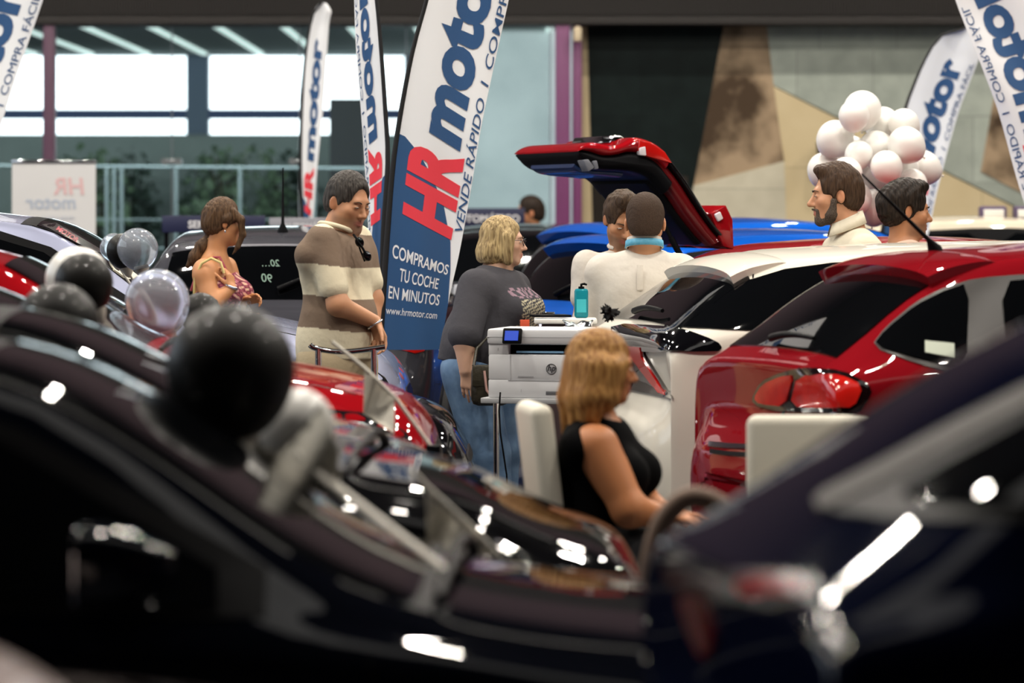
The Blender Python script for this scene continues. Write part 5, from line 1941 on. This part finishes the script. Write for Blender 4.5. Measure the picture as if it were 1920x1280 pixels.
# ---- seated woman
h = Human(1120, 12.62, 'person with long copper blond hair in a black sleeveless top, seated on a white chair')
q = h.q
M = head_frame(q(1133, 690), 96, 6, 0, .93)
V = Vol(); add_head(V, M, True, .9)
nb = q(1108, 782)
V.cap(M @ Vector((0, .022, -.07)), nb, .050, .060, .03)
chest, hip = q(1122, 870), q(1108, 1000)
torso(V, hip, chest, nb, 72, .185, .125, .02, bust=.015)
sh, el, wr = q(1119, 838, -.16), q(1180, 955, -.21), q(1248, 968, -.12)
h.arm(V, sh, el, wr, (.074, .057, .033))
add_hand(V, wr, (1, .2, -.1), (0, 0, -1), (.2, .9, .2), .165, .5)
sh2, el2, wr2 = q(1160, 830, .15), q(1215, 950, .18), q(1270, 965, .12)
h.arm(V, sh2, el2, wr2, (.058, .046, .029))
add_hand(V, wr2, (1, -.2, -.1), (0, 0, -1), (.2, -.9, .2), .165, .5)
h.legs(V, q(1108, 1012), 78, mat('black_skirt', '17161a', .8), .105, sit=True, name='trousers')
vol_obj('body', V, SKIN, h.root, .006, 1, head_tint(M, 'b9794f', 'a8605a'))
face_bits(M, h.root, '4a3424', '2b1a12')
H = Vol(); H.frame(M)
H.ell((0, .026, .038), (.096, .114, .104), .03)
H.ell((0, .052, -.040), (.100, .088, .100), .04)
for g in (-1, 1): H.cap((g * .078, -.046, .02), (g * .080, -.030, -.11), .030, .026, .03)
H.ell((0, -.135, -.03), (.072, .078, .120), .014, '-')
H.frame(None)
for i, (x0, x1, y1, w0, dy0) in enumerate(((1090, 1062, 812, .060, .02), (1102, 1076, 818, .056, -.05), (1118, 1096, 806, .050, -.085), (1136, 1118, 790, .040, -.10),
                                           (1150, 1142, 770, .030, -.098), (1095, 1070, 812, .056, .08), (1112, 1092, 806, .046, .10))):
    H.chain([q(x0, 690, dy0), q((x0 + x1) / 2 - 2, 745, dy0 * 1.18), q(x1, y1, dy0 * 1.25)], [w0, w0 * .82, w0 * .28], .022)
vol_obj('hair', H, hair_mat('hair_copper_blond', '6b3f1e', 'c09258', 95, .42, .05, .22), h.root, .006, 1, fix=rough_fix(.0012, 150, 4))
S_ = Vol(); torso(S_, hip, chest, nb, 72, .185, .125, .025, grow=.012, bust=.022, k=.05)
for c0, c1 in ((sh, 1), (sh2, -1)):
    S_.ell(c0 + Vector((.02, -.02 * c1, .03)), (.075, .075, .095), .012, '-')
S_.ell(nb + Vector((.03, 0, .03)), (.085, .085, .075), .012, '-')
vol_obj('top', S_, mat('top_black', '070708', .9, bump=.1, spec=.08), h.root, .006)
# ------------------------------------------------------------------ raised tailgate of the red hatchback
Y4 = 19.75
def tailgate():
    lat = Vector((-math.sin(D(16)), math.cos(D(16)), 0))
    outer = [(1372, 452), (1345, 420), (1318, 380), (1292, 338), (1266, 302), (1246, 276), (1222, 262), (1195, 257), (1172, 268), (1150, 272), (1120, 266), (1098, 271), (1087, 281)]
    inner = [(1332, 470), (1308, 446), (1280, 412), (1258, 380), (1240, 358), (1222, 340), (1198, 330), (1170, 326), (1140, 324), (1116, 320), (1102, 312), (1094, 300), (1088, 288)]
    o = catmull(outer, 4); i_ = catmull(inner, 4)
    n = len(o)
    root = R4.root
    Mi = R4.Mi

    def loft(name, A, B, hw, m, parent, round_=.10, bev=.02):
        """closed profile A (outer) + B (inner) swept across the car, rounded at the sides"""
        prof = [np.array(p) for p in A] + [np.array(p) for p in B[::-1]]
        cen = [(np.array(a) + np.array(b)) / 2 for a, b in zip(A, B)]; cen = cen + cen[::-1]
        rows = []
        for w in np.concatenate([-1 + .10 * np.sin(np.linspace(0, math.pi / 2, 5)) ** 2, np.linspace(-.8, .8, 9), 1 - .10 * np.sin(np.linspace(math.pi / 2, 0, 5)) ** 2]):
            e = max(0, (abs(w) - .86) / .14)
            k = math.sqrt(max(0.0, 1 - e ** 2)) * .72 + .28
            r = []
            for p, c_ in zip(prof, cen):
                pp = c_ + (p - c_) * k
                v = P(pp[0], pp[1], Y4) + lat * ((w * hw) + .62)
                r.append(Mi @ v)
            rows.append(r)
        m_ = len(prof)
        vs = [v for r in rows for v in r]
        fs = [(a * m_ + b, a * m_ + (b + 1) % m_, (a + 1) * m_ + (b + 1) % m_, (a + 1) * m_ + b) for a in range(len(rows) - 1) for b in range(m_)]
        fs += [tuple(range(m_))[::-1], tuple(range((len(rows) - 1) * m_, len(rows) * m_))]
        me = mesh_pf(name, vs, fs)
        bm = bmesh.new(); bm.from_mesh(me); bmesh.ops.recalc_face_normals(bm, faces=bm.faces); bm.to_mesh(me); bm.free()
        me.polygons.foreach_set('use_smooth', [True] * len(me.polygons)); me.set_sharp_from_angle(angle=math.radians(55))
        return link(name, me, m, parent)

    mixp = lambda t, A=o, B=i_: [a * (1 - t) + b * t for a, b in zip(A, B)]
    out = lambda A, B, d: [a + (a - b) / (np.linalg.norm(a - b) + 1e-6) * d for a, b in zip(A, B)]
    tg = loft('tailgate', o[17:], mixp(.42)[17:], .60, RED, root)
    loft('rear_window', out(o, i_, 1.5)[2:20], mixp(.22)[2:20], .585, M_GLASS, tg)
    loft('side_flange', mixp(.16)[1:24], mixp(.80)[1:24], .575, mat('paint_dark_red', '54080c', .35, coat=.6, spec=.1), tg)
    loft('lining', mixp(.36)[14:48], mixp(.92)[14:48], .59, M_TRIM, tg)
    loft('lining', mixp(.70)[2:20], mixp(1.0)[2:20], .50, M_TRIM, tg)
    loft('lower_lining', mixp(.85)[25:42], out(i_, o, 4)[25:42], .40, mat('lining_blue_reflection', '16305c', .35, coat=.5), tg)  # blue reflection on the underside put into the lining's colour

    def blk(name, poly, y0, y1, m, parent=tg):
        vs = [Mi @ (P(a, b, Y4) + lat * (y0 + .62)) for a, b in poly] + [Mi @ (P(a, b, Y4) + lat * (y1 + .62)) for a, b in poly]
        k = len(poly)
        fs = [tuple(range(k)), tuple(range(k, 2 * k))[::-1]] + [(j, j + k, (j + 1) % k + k, (j + 1) % k) for j in range(k)]
        bm = bmesh.new(); bm.from_mesh(mesh_pf(name, vs, fs, False)); bmesh.ops.recalc_face_normals(bm, faces=bm.faces)
        bmesh.ops.bevel(bm, geom=list(bm.edges), offset=.006, segments=2, affect='EDGES', profile=.5)
        return link(name, bm_mesh(name, bm, True, 40), m, parent)
    blk('tail_light', [(1200, 262), (1222, 266), (1248, 284), (1262, 306), (1240, 300), (1212, 292), (1198, 282)], -.61, -.40, M_TAIL)
    blk('reverse_light', [(1199, 277), (1211, 274), (1213, 292), (1200, 291)], -.618, -.55, mat('lens_clear', 'd8d0d4', .1, coat=1))
    blk('tail_light', [(1200, 262), (1222, 266), (1248, 284), (1262, 306), (1240, 300), (1212, 292), (1198, 282)], .40, .61, M_TAIL)
    blk('latch', [(1094, 300), (1104, 298), (1116, 314), (1104, 322)], -.615, -.50, mat('latch_grey', '6a6c74', .4))
    blk('latch', [(1112, 302), (1120, 300), (1124, 316), (1116, 318)], -.615, -.54, mat('latch_grey', '6a6c74', .4))
    blk('chrome_strip', [(1172, 266), (1180, 252), (1196, 252), (1206, 262), (1196, 268)], -.35, .35, M_CHROME)
    sp = blk('roof_spoiler', [(1338, 400), (1352, 392), (1366, 384), (1379, 412), (1381, 468), (1362, 462), (1352, 440)], -.58, .58, RED)
    blk('brake_light', [(1343, 402), (1354, 396), (1360, 410), (1350, 416)], -.595, -.3, mat('lens_clear', 'd8d0d4', .1, coat=1), sp)
    q = [Mi @ (P(a, b, Y4) + lat * (-.585 + .62)) for a, b in ((1246, 412), (1262, 446), (1291, 500))]
    st = tube('gas_strut', q[:2], .011, M_TRIM, root); tube('gas_strut', q[1:], .017, M_TRIM, root)
    tube('wiper', [Mi @ (P(1250, 292, Y4) + lat * .62), Mi @ (P(1262, 291, Y4) + lat * .60)], [.03, .034], mat('wiper_grey', '4a4a4c', .5), tg)
tailgate()
R4.rear('cargo_opening', [(-.60, .62), (.60, .62), (.62, .98), (.5, 1.30), (-.5, 1.30), (-.62, .98)], M_TRIM, off=.006, step=.06)

# ------------------------------------------------------------------ markings on windows
def px_text(car_, body, cx, cy, size, m, mirror=False, off=.012, bold=.01, rot=0.0, shear=0.0, sy=1.0):
    v, f = text_mesh(body, 1.0, bold, shear, 'CENTER', 1.0, .3)
    o_ = car_.Mi @ Vector((0, 0, CAMZ)); R_ = car_.Mi.to_3x3()
    vs = []
    for x, y, _ in v:
        x = -x if mirror else x
        y = (y - .36) * sy
        u, w = cx + size / .73 * (x * math.cos(rot) + y * math.sin(rot)), cy - size / .73 * (y * math.cos(rot) - x * math.sin(rot))
        d = (R_ @ Vector(((u - 960) / FPX, 1, -(w - HOR) / FPX))).normalized()
        h_, n_, _, _ = car_.bvh.ray_cast(o_, d)
        if h_ is None: return
        if n_.dot(d) > 0: n_ = -n_
        vs.append(h_ + n_ * off)
    return link('lettering', mesh_pf('lettering', vs, f, False), m, car_.root)

CHALK = mat('chalk_marker', '7f9a8c', .7)
px_text(D1, '20\u2026', 508, 494, 13, CHALK, True, .009, 0, 0, .2)
px_text(D1, '90', 502, 522, 16, CHALK, True, .009, 0, .1, .2)
px_text(D1, 'xx', 502, 494, 9, CHALK, True, .009, 0, 0, .3) if False else None
L6.px('sun_strip', [(77, 424), (104, 421), (200, 478), (172, 474)], mat('sticker_black', '1a1214', .3), off=.010, rnd=0, step=9)
px_text(L6, 'MOTOR', 124, 443, 9, mat('sticker_red', 'a0404a', .4), False, .014, .02, .55, .2)
L6.px('price_sticker', [(197, 478), (215, 486), (262, 524), (238, 526), (212, 508)], mat('sticker_cream', 'cfc8b4', .5), off=.010, rnd=0, step=9)
px_text(L6, 'OFERTA', 226, 504, 4, M_TRIM, False, .014, 0, .6) if False else None
R2.px('price_card', [(1734, 642), (1788, 647), (1788, 673), (1734, 664)], mat('card_white', 'b9c0b0', .6), off=.013, rnd=0, step=9)
R2.px('price_card', [(1884, 655), (1910, 657), (1910, 672), (1886, 670)], mat('card_white', 'b9c0b0', .6), off=.013, rnd=0, step=9)

# ------------------------------------------------------------------ balloons
def rubber(name, col, **k): return mat(name, col, k.pop('rough', .22), coat=.12, **k)
BLK, WHT = rubber('balloon_black', '12110f', rough=.5, spec=.25), rubber('balloon_white', 'e9e7e2', rough=.3, sub=.0)
CLR = mat('balloon_clear', 'e4ecf8',   .10, trans=.78, ior=1.02, spec=.9, coat=1.0)
STK = mat('stick_white', 'd6d0c4', .5)

def balloon(px, py, rpx, Y, m, label, stick=None, group=None, tilt=0.0, squash=1.0):
    c = P(px, py, Y); r = rpx / FPX * Y
    t = empty('balloon', c, 0, label, 'balloon', group)
    prof = []
    for k in range(25):
        a = math.pi * k / 24
        rr, z = math.sin(a), -math.cos(a)
        if z < 0: rr *= 1 - .13 * z * z; z *= 1.10
        prof.append((rr * r * .985, z * r * squash))
    R = Matrix.Rotation(tilt, 3, 'Y')
    lathe('skin', prof, m, t, 40, (0, 0, 0), R)
    lathe('knot', [(0, -1.085 * r), (.045 * r, -1.10 * r), (.03 * r, -1.15 * r), (.085 * r, -1.22 * r), (.0, -1.21 * r)], m, t, 12, (0, 0, 0), R)
    if stick:
        b = R @ Vector((0, 0, -1.2 * r))
        e = P(*stick) - c
        lathe('cup', [(0, .03), (.03, .035), (.035, .02), (.012, -.02), (0, -.03)], STK, t, 14, b, R)
        tube('stick', [b, b.lerp(e, .5) + Vector((0, 0, -.01)), e], .0055, STK, t, 8)
    return t

bg = 'balloons on sticks over the left row'
balloon(432, 692, 124, 8.62, BLK, 'largest black balloon, in front between the nearest navy car and the next', (830, 1070, 8.82), bg, -.2)
balloon(108, 610, 80, 10.75, BLK, 'black balloon at far left, lower one of the left pair', (300, 760, 10.9), bg, -.35, 1.0)
balloon(157, 530, 56, 12.55, BLK, 'black balloon just above the far left black balloon, a white one behind it', (285, 690, 12.7), bg, -.45)
balloon(146, 524, 62, 12.95, WHT, 'white balloon mostly hidden behind a black balloon at left', (292, 690, 12.9), bg, -.45)
balloon(295, 565, 62, 14.7, CLR, 'larger clear balloon at left with sparkling lights on it', (420, 700, 14.9), bg, -.3)
balloon(258, 466, 39, 16.80, CLR, 'smaller clear balloon over the silver car windshield', (300, 590, 17.1), bg, -.2)
balloon(232, 470, 33, 17.0, BLK, 'small black balloon tucked behind the smaller clear balloon', (292, 590, 17.2), bg, -.2)
balloon(214, 464, 27, 17.23, CLR, 'clear balloon farthest behind, left of the small black balloon', (288, 592, 17.28), bg, -.2)
balloon(376, 588, 40, 14.95, BLK, 'black balloon below the ponytailed woman, behind the largest black balloon', (430, 700, 15.0), bg, -.2)
balloon(556, 800, 74, 9.0, WHT, 'white balloon half hidden behind the largest black balloon', (836, 1075, 8.9), bg, -.5)

cl = [(1617, 206, 30), (1601, 217, 24), (1655, 234, 28), (1695, 232, 24), (1566, 260, 29), (1643, 280, 29), (1699, 272, 29), (1594, 286, 27), (1546, 318, 27), (1610, 290, 22),
      (1689, 314, 27), (1730, 315, 28), (1630, 338, 30), (1672, 262, 26), (1662, 312, 25), (1586, 326, 26), (1640, 388, 28), (1668, 352, 26), (1710, 345, 24), (1604, 372, 26)]
where = ['topmost of the white cluster', 'just left of and below the topmost', 'right of the topmost, second row', 'upper right, before the flag', 'upper left edge of the cluster', 'in the middle of the cluster', 'at the right above the two lowest right ones',
         'left of the middle one', 'lowest on the left edge, behind the bearded head', 'smaller one between middle and left', 'lower right, left of the outermost one', 'outermost at the right edge over the flag', 'above the bearded man and his neighbour',
         'between the second row ones', 'in the lower middle', 'behind the bearded face', 'lowest, between the two men', 'above the black haired head', 'right of the black haired head', 'just behind the bearded neck']
put = []
for i, (a, b, r_) in enumerate(cl):
    dx = (a - 1640) / 80
    R_ = r_ * 1.22 / FPX * 21.4
    for k in range(60):
        Y = 21.35 + (.03 * ((k + 1) // 2)) * (1 if k % 2 else -1)
        c_ = P(a, b, Y)
        if all((c_ - o2).length > .96 * (R_ + r2) for o2, r2 in put): break
    put.append((c_, R_))
    balloon(a, b, r_ * 1.22, Y, WHT, 'white balloon, ' + where[i], None, 'white balloon cluster', random.uniform(-.5, .5) + dx * -.7)
cs = empty('balloon_stand', (xx(1640, 21.7), 21.7, 0), 0, 'thin pole stand carrying the white balloon cluster', 'stand')
tube('pole', [(0, 0, .03), (0, 0, zx(440, 21.7))], .012, STK, cs)
lathe('base', [(0, 0), (.2, 0), (.2, .02), (.03, .04), (0, .04)], STK, cs, 24)

# ------------------------------------------------------------------ pennants on car windows
PEN = mat('pennant_cloth', 'e6e0d2', .8, spec=.1)
def pennant(poly, pole, Y, label, r=.006, dy=.03, Y2=None):
    Y2 = Y2 or Y; x0_, x1_ = pole[0][0], pole[-1][0]
    YY = lambda a: Y + (Y2 - Y) * (a - x0_) / (x1_ - x0_)
    o_ = P(pole[-1][0], pole[-1][1], Y2)
    t = empty('pennant', o_, 0, label, 'pennant', None)
    v, f = cdt_fill(poly, 14)
    vs = [P(a, b, YY(a) + dy * math.sin(a * .05 + b * .03)) - o_ for a, b in v]
    k = len(vs)
    vs2 = vs + [x + Vector((0, .004, 0)) for x in vs]
    cnt = {}
    for q_ in f:
        for a, b in zip(q_, q_[1:] + q_[:1]): cnt[(a, b)] = 1
    fs = list(f) + [tuple(x + k for x in q_[::-1]) for q_ in f] + [(a, b, b + k, a + k) for a, b in cnt if (b, a) not in cnt]
    link('cloth', mesh_pf('cloth', vs2, fs), PEN, t)
    tube('pole', [P(a, b, YY(a)) - o_ for a, b in pole], r, STK, t, 8)
    box('clip', (0, 0, -.01), (.05, .02, .05), M_TRIM, t, .006)
pennant([(683, 690), (740, 744), (739, 812), (681, 775)], [(622, 640), (684, 690), (742, 746), (812, 842)], 12.75, 'white pennant on a thin pole over the bright red hood')
pennant([(799, 925), (934, 1040), (905, 1050), (802, 1030)], [(770, 880), (800, 912), (870, 975), (946, 1052)], 8.85, 'white pennant on the black hood below the seated woman')
pennant([(430, 826), (520, 846), (568, 800), (604, 752), (636, 850), (636, 915), (590, 918), (500, 895)], [(560, 850), (620, 905), (730, 990), (848, 1080)], 8.3, 'blurred white pennant under the largest black balloon', .010, .03, 7.74)

# ------------------------------------------------------------------ printer on its trolley
YP = 16.85
pr = empty('printer', (xx(1018, YP), YP + .12, zx(745, YP)), D(-14), 'white office printer with small blue screen on a chrome trolley', 'printer')
PW, PW2 = mat('printer_white', 'cfd0d2', .4), mat('printer_grey', 'b4b5b8', .45)
pz = lambda py: zx(py, YP) - zx(745, YP)
box('cassette', (0, 0, pz(728)), (.40, .38, pz(711) - pz(745)), PW, pr, .006)
box('housing', (0, 0, (pz(664) + pz(712)) / 2), (.40, .38, pz(664) - pz(713)), PW, pr, .010)
box('output_bay', (.03, .02, (pz(645) + pz(665)) / 2), (.30, .33, pz(645) - pz(665)), M_TRIM, pr, .003)
box('bay_side', (-.155, 0, (pz(644) + pz(666)) / 2), (.09, .37, pz(644) - pz(666)), PW, pr, .004)
box('bay_side', (.185, 0, (pz(644) + pz(666)) / 2), (.03, .37, pz(644) - pz(666)), PW, pr, .004)
box('paper_sheet', (.03, -.12, pz(659)), (.21, .12, .008), mat('paper_print', '7aa5c8', .6), pr)
box('scanner', (0, 0, (pz(616) + pz(645)) / 2), (.41, .39, pz(616) - pz(645)), PW, pr, .012)
box('lid_seam', (0, 0, pz(631)), (.4125, .392, .003), PW2, pr)
sc_ = box('touch_screen', (-.085, -.215, pz(629)), (.085, .022, .07), M_TRIM, pr, .006, Matrix.Rotation(-.35, 3, 'X'))
b_ = box('display', (-.085, -.2285, pz(628)), (.060, .004, .044), mat('screen_blue', '1a3a9a', .2, emit='2a5cff', estr=.25), sc_, .0, Matrix.Rotation(-.35, 3, 'X'))
box('tray_seam', (.04, -.1905, pz(712)), (.30, .003, .003), PW2, pr)
box('tray_grip', (.10, -.191, pz(735)), (.08, .004, .016), mat('grip_dark', '5c5d60', .5), pr, .002)
box('front_seam', (-.10, -.1905, pz(688)), (.003, .003, pz(664) - pz(712)), PW2, pr)
bm = bmesh.new()
add_tube(bm, [(.085 + .022 * math.cos(a), -.192, pz(690) + .022 * math.sin(a)) for a in np.linspace(0, 2 * math.pi, 29)], .0018, 6)
link('logo_ring', bm_mesh('logo_ring', bm, True), mat('logo_dark', '3c3d40', .4), pr)
flat_text('lettering', 'hp', .036, (.085, -.1925, pz(690) - .008), (1, 0, 0), (0, 0, 1), mat('logo_dark', '3c3d40', .4), pr, .03, .25)
flat_text('lettering', 'LaserJet', .011, (-.03, -.1925, pz(706)), (1, 0, 0), (0, 0, 1), mat('logo_grey', '9a9b9e', .4), pr) if False else None
box('name_strip', (-.03, -.1915, pz(705)), (.07, .002, .006), mat('logo_grey', '9a9b9e', .4), pr)
flat_text('lettering', '1', .02, (-.05, -.1925, pz(734)), (1, 0, 0), (0, 0, 1), mat('logo_grey', '9a9b9e', .4), pr)
flat_text('lettering', 'I', .018, (-.155, -.188, pz(657)), (1, 0, 0), (0, 0, 1), mat('logo_dark', '3c3d40', .4), pr)

zt2 = zx(745, YP)
tr = empty('trolley', (xx(1018, YP), YP + .12, 0), D(-14), 'chrome legged trolley under the white printer', 'trolley')
box('top', (0, 0, zt2 - .012), (.46, .42, .024), mat('trolley_top', 'a5a6a8', .4), tr, .004)
for a, b in ((-.17, -.17), (.17, -.17), (-.12, .17), (.17, .17)):
    tube('leg', [(a, b, zt2 - .02), (a + (.0 if a < -.15 else -.05 * (1 if a > 0 else -1)), b * .9, .02)], .013, M_CHROME, tr, 12)
tube('crossbar', [(-.16, -.16, .25), (.13, .15, .25)], .008, M_CHROME, tr, 8)
box('shelf', (.0, .0, .30), (.28, .28, .015), mat('trolley_top', 'a5a6a8', .4), tr, .003)
cb = tube('cable', [P(x, y, YP - .14) for x, y in ((938, 735), (936, 770), (938, 810), (944, 850), (950, 890), (955, 1000))], .004, M_TRIM)
tag(cb, 'thin black cable hanging from the printer beside the jeans', 'cable')

# ------------------------------------------------------------------ counter, bottle, clipboard, foil balloon
YC = 17.8
ct = empty('counter', (xx(1060, YC), YC, 0), 0, 'white topped high counter behind the printer', 'counter')
zc_ = zx(596, YC)
box('top', (0, 0, zc_ - .012), (xx(1122, YC) - xx(1005, YC), .25, .024), M_WHITE, ct, .006)
box('cabinet', (0, 0, (zc_ - .024) / 2), (.22, .20, zc_ - .024), mat('counter_dark', '3a2a2c', .5), ct, .01)
bt = empty('sanitizer_bottle', P(1090, 596, YC), 0, 'turquoise pump bottle on the white counter, left of the white shirt', 'bottle')
hb = (596 - 541) / FPX * YC
k_ = YC / FPX
bm = bmesh.new(); add_box(bm, (0, 0, hb / 2), (26 * k_, 17 * k_, hb), .012)
link('bottle_body', bm_mesh('bottle_body', bm, True, 60), mat('bottle_turquoise', '1f8fa0', .12, trans=.3, ior=1.3), bt)
lathe('neck', [(0, hb), (.014, hb), (.014, hb + .010), (0, hb + .010)], M_TRIM, bt, 14)
tube('pump', [(0, 0, hb), (0, 0, hb + .02), (.014, 0, hb + .022), (.026, 0, hb + .018)], [.006, .006, .006, .004], M_TRIM, bt, 8)
box('label', (0, -8.8 * k_, hb * .42), (18 * k_, .001, hb * .45), mat('bottle_label', '3fb2bd', .4), bt)
cbp = empty('clipboard', P(1032, 594, YC), .2, 'black clipboard lying on the white counter', 'clipboard')
box('board', (0, 0, .006), (.17, .14, .01), M_TRIM, cbp, .002); box('clip', (.0, .05, .016), (.06, .02, .012), M_CHROME, cbp, .003)
V = Vol()
fc = P(1086, 622, 17.32)
for i in range(26):
    a = rng.normal(size=3); a /= np.linalg.norm(a)
    V.ell(a * (.035 + .03 * rng.random()) * np.array([1.0, .7, .75]), (.012 + .022 * rng.random(), .010 + .012 * rng.random(), .012 + .022 * rng.random()), .006, rot=Matrix.Rotation(rng.random() * 6, 3, 'Y') @ Matrix.Rotation(rng.random() * 6, 3, 'X'))
V.cap((-.02, 0, .01), (-.075, 0, .055), .02, .004, .01); V.cap((.02, 0, .0), (.06, 0, .05), .02, .006, .01); V.cap((0, 0, -.02), (-.05, 0, -.06), .02, .006, .01)
fo = vol_obj('foil_balloon', V, mat('foil_silver', 'c9ccd2', .12, metal=1.0), None, .005)
fo.location = fc
tag(fo, 'crumpled silver foil balloon behind the printer and the copper hair', 'balloon')
V = Vol()
for i in range(40):
    a = rng.normal(size=3); a /= np.linalg.norm(a)
    V.cap((0, 0, 0), a * .045, .010, .003, .006)
du = vol_obj('duster', V, mat('duster_black', '0c0c0d', .9), None, .005)
du.location = P(1142, 584, 15.95)
tag(du, 'black fuzzy duster on the rear of the white crossover', 'duster')

# ------------------------------------------------------------------ chrome rail before the striped man
rl = empty('hand_rail', (xx(650, 16.62), 16.62, 0), 0, 'curved chrome hand rail on two posts before the striped man', 'rail')
ro = Vector((xx(650, 16.62), 16.62, 0))
tube('bar', [P(x, y, 16.62) - ro for x, y in catmull([(581, 646), (590, 652), (620, 658), (650, 659), (690, 655), (722, 650)], 5)], .0125, M_CHROME, rl, 12)
for a, b in ((597, 654), (701, 654)):
    p = P(a, b, 16.62) - ro
    tube('post', [p, (p.x, p.y, .02)], .014, M_TRIM if False else M_CHROME, rl, 12)
    lathe('foot', [(0, 0), (.06, 0), (.06, .012), (.02, .03), (0, .03)], M_CHROME, rl, 20, (p.x, p.y, 0))

# ------------------------------------------------------------------ chairs
UPH = mat('chair_white', 'd8d2c2', .55)
def chair(X, Y, rz, label, top=.985, w=.42, tilt=.10):
    t = empty('chair', (X, Y, 0), rz, label, 'chair')
    R = Matrix.Rotation(tilt, 3, 'X')
    bm = bmesh.new(); add_box(bm, (0, .20, (top + .50) / 2), (w, .075, top - .50), .034, None, 4)
    bmesh.ops.rotate(bm, cent=(0, .20, .5), matrix=Matrix.Rotation(-tilt, 3, 'X'), verts=bm.verts)
    link('backrest', bm_mesh('backrest', bm, True, 60), UPH, t)
    bm = bmesh.new(); add_box(bm, (0, -.02, .455), (w, .44, .07), .03, None, 3)
    link('seat', bm_mesh('seat', bm, True, 60), UPH, t)
    for a in (-1, 1):
        for b in (-.18, .18):
            tube('leg', [(a * w * .42, b, .42), (a * w * .46, b * 1.15, .015)], .013, M_CHROME, t, 10)
        tube('back_frame', [(a * w * .38, .19, .43), (a * w * .38, .215, .53)], .012, M_CHROME, t, 10)
    return t
chair(xx(1030, 12.7) + .20, 12.66, D(-82) + math.pi, 'white upholstered chair under the seated woman, seen from the side', .985, .40, .12)
chair(xx(1530, 11.9), 11.9, D(0), 'white upholstered chair at right, its broad back before the crimson hatchback', .968, .405, .04)

# tan bentwood chair back close to the camera
YB = 9.0
bc = empty('chair', (xx(1293, YB), YB, 0), 0, 'blurred brown chair with arched back between the black hood and the deep blue car', 'chair')
bo = Vector((xx(1293, YB), YB, 0))
TAN = mat('chair_tan', '8a7466', .6, spec=.2)
tube('backrest', [P(x, y, YB) - bo for x, y in catmull([(1215, 1120), (1222, 1050), (1240, 985), (1270, 945), (1300, 932), (1335, 940), (1368, 965), (1392, 1010), (1400, 1120)], 5)], .026, TAN, bc, 14)
box('seat', (0, -.06, .45), (.24, .24, .04), TAN, bc, .015)
for a in (-.10, .10):
    for b in (-.15, .03): tube('leg', [(a, b, .44), (a * 1.15, b * 1.1, .01)], .013, TAN, bc, 10)
    tube('back_post', [(a * .98, .0, .45), (a * .98, .0, .72)], .016, TAN, bc, 10)
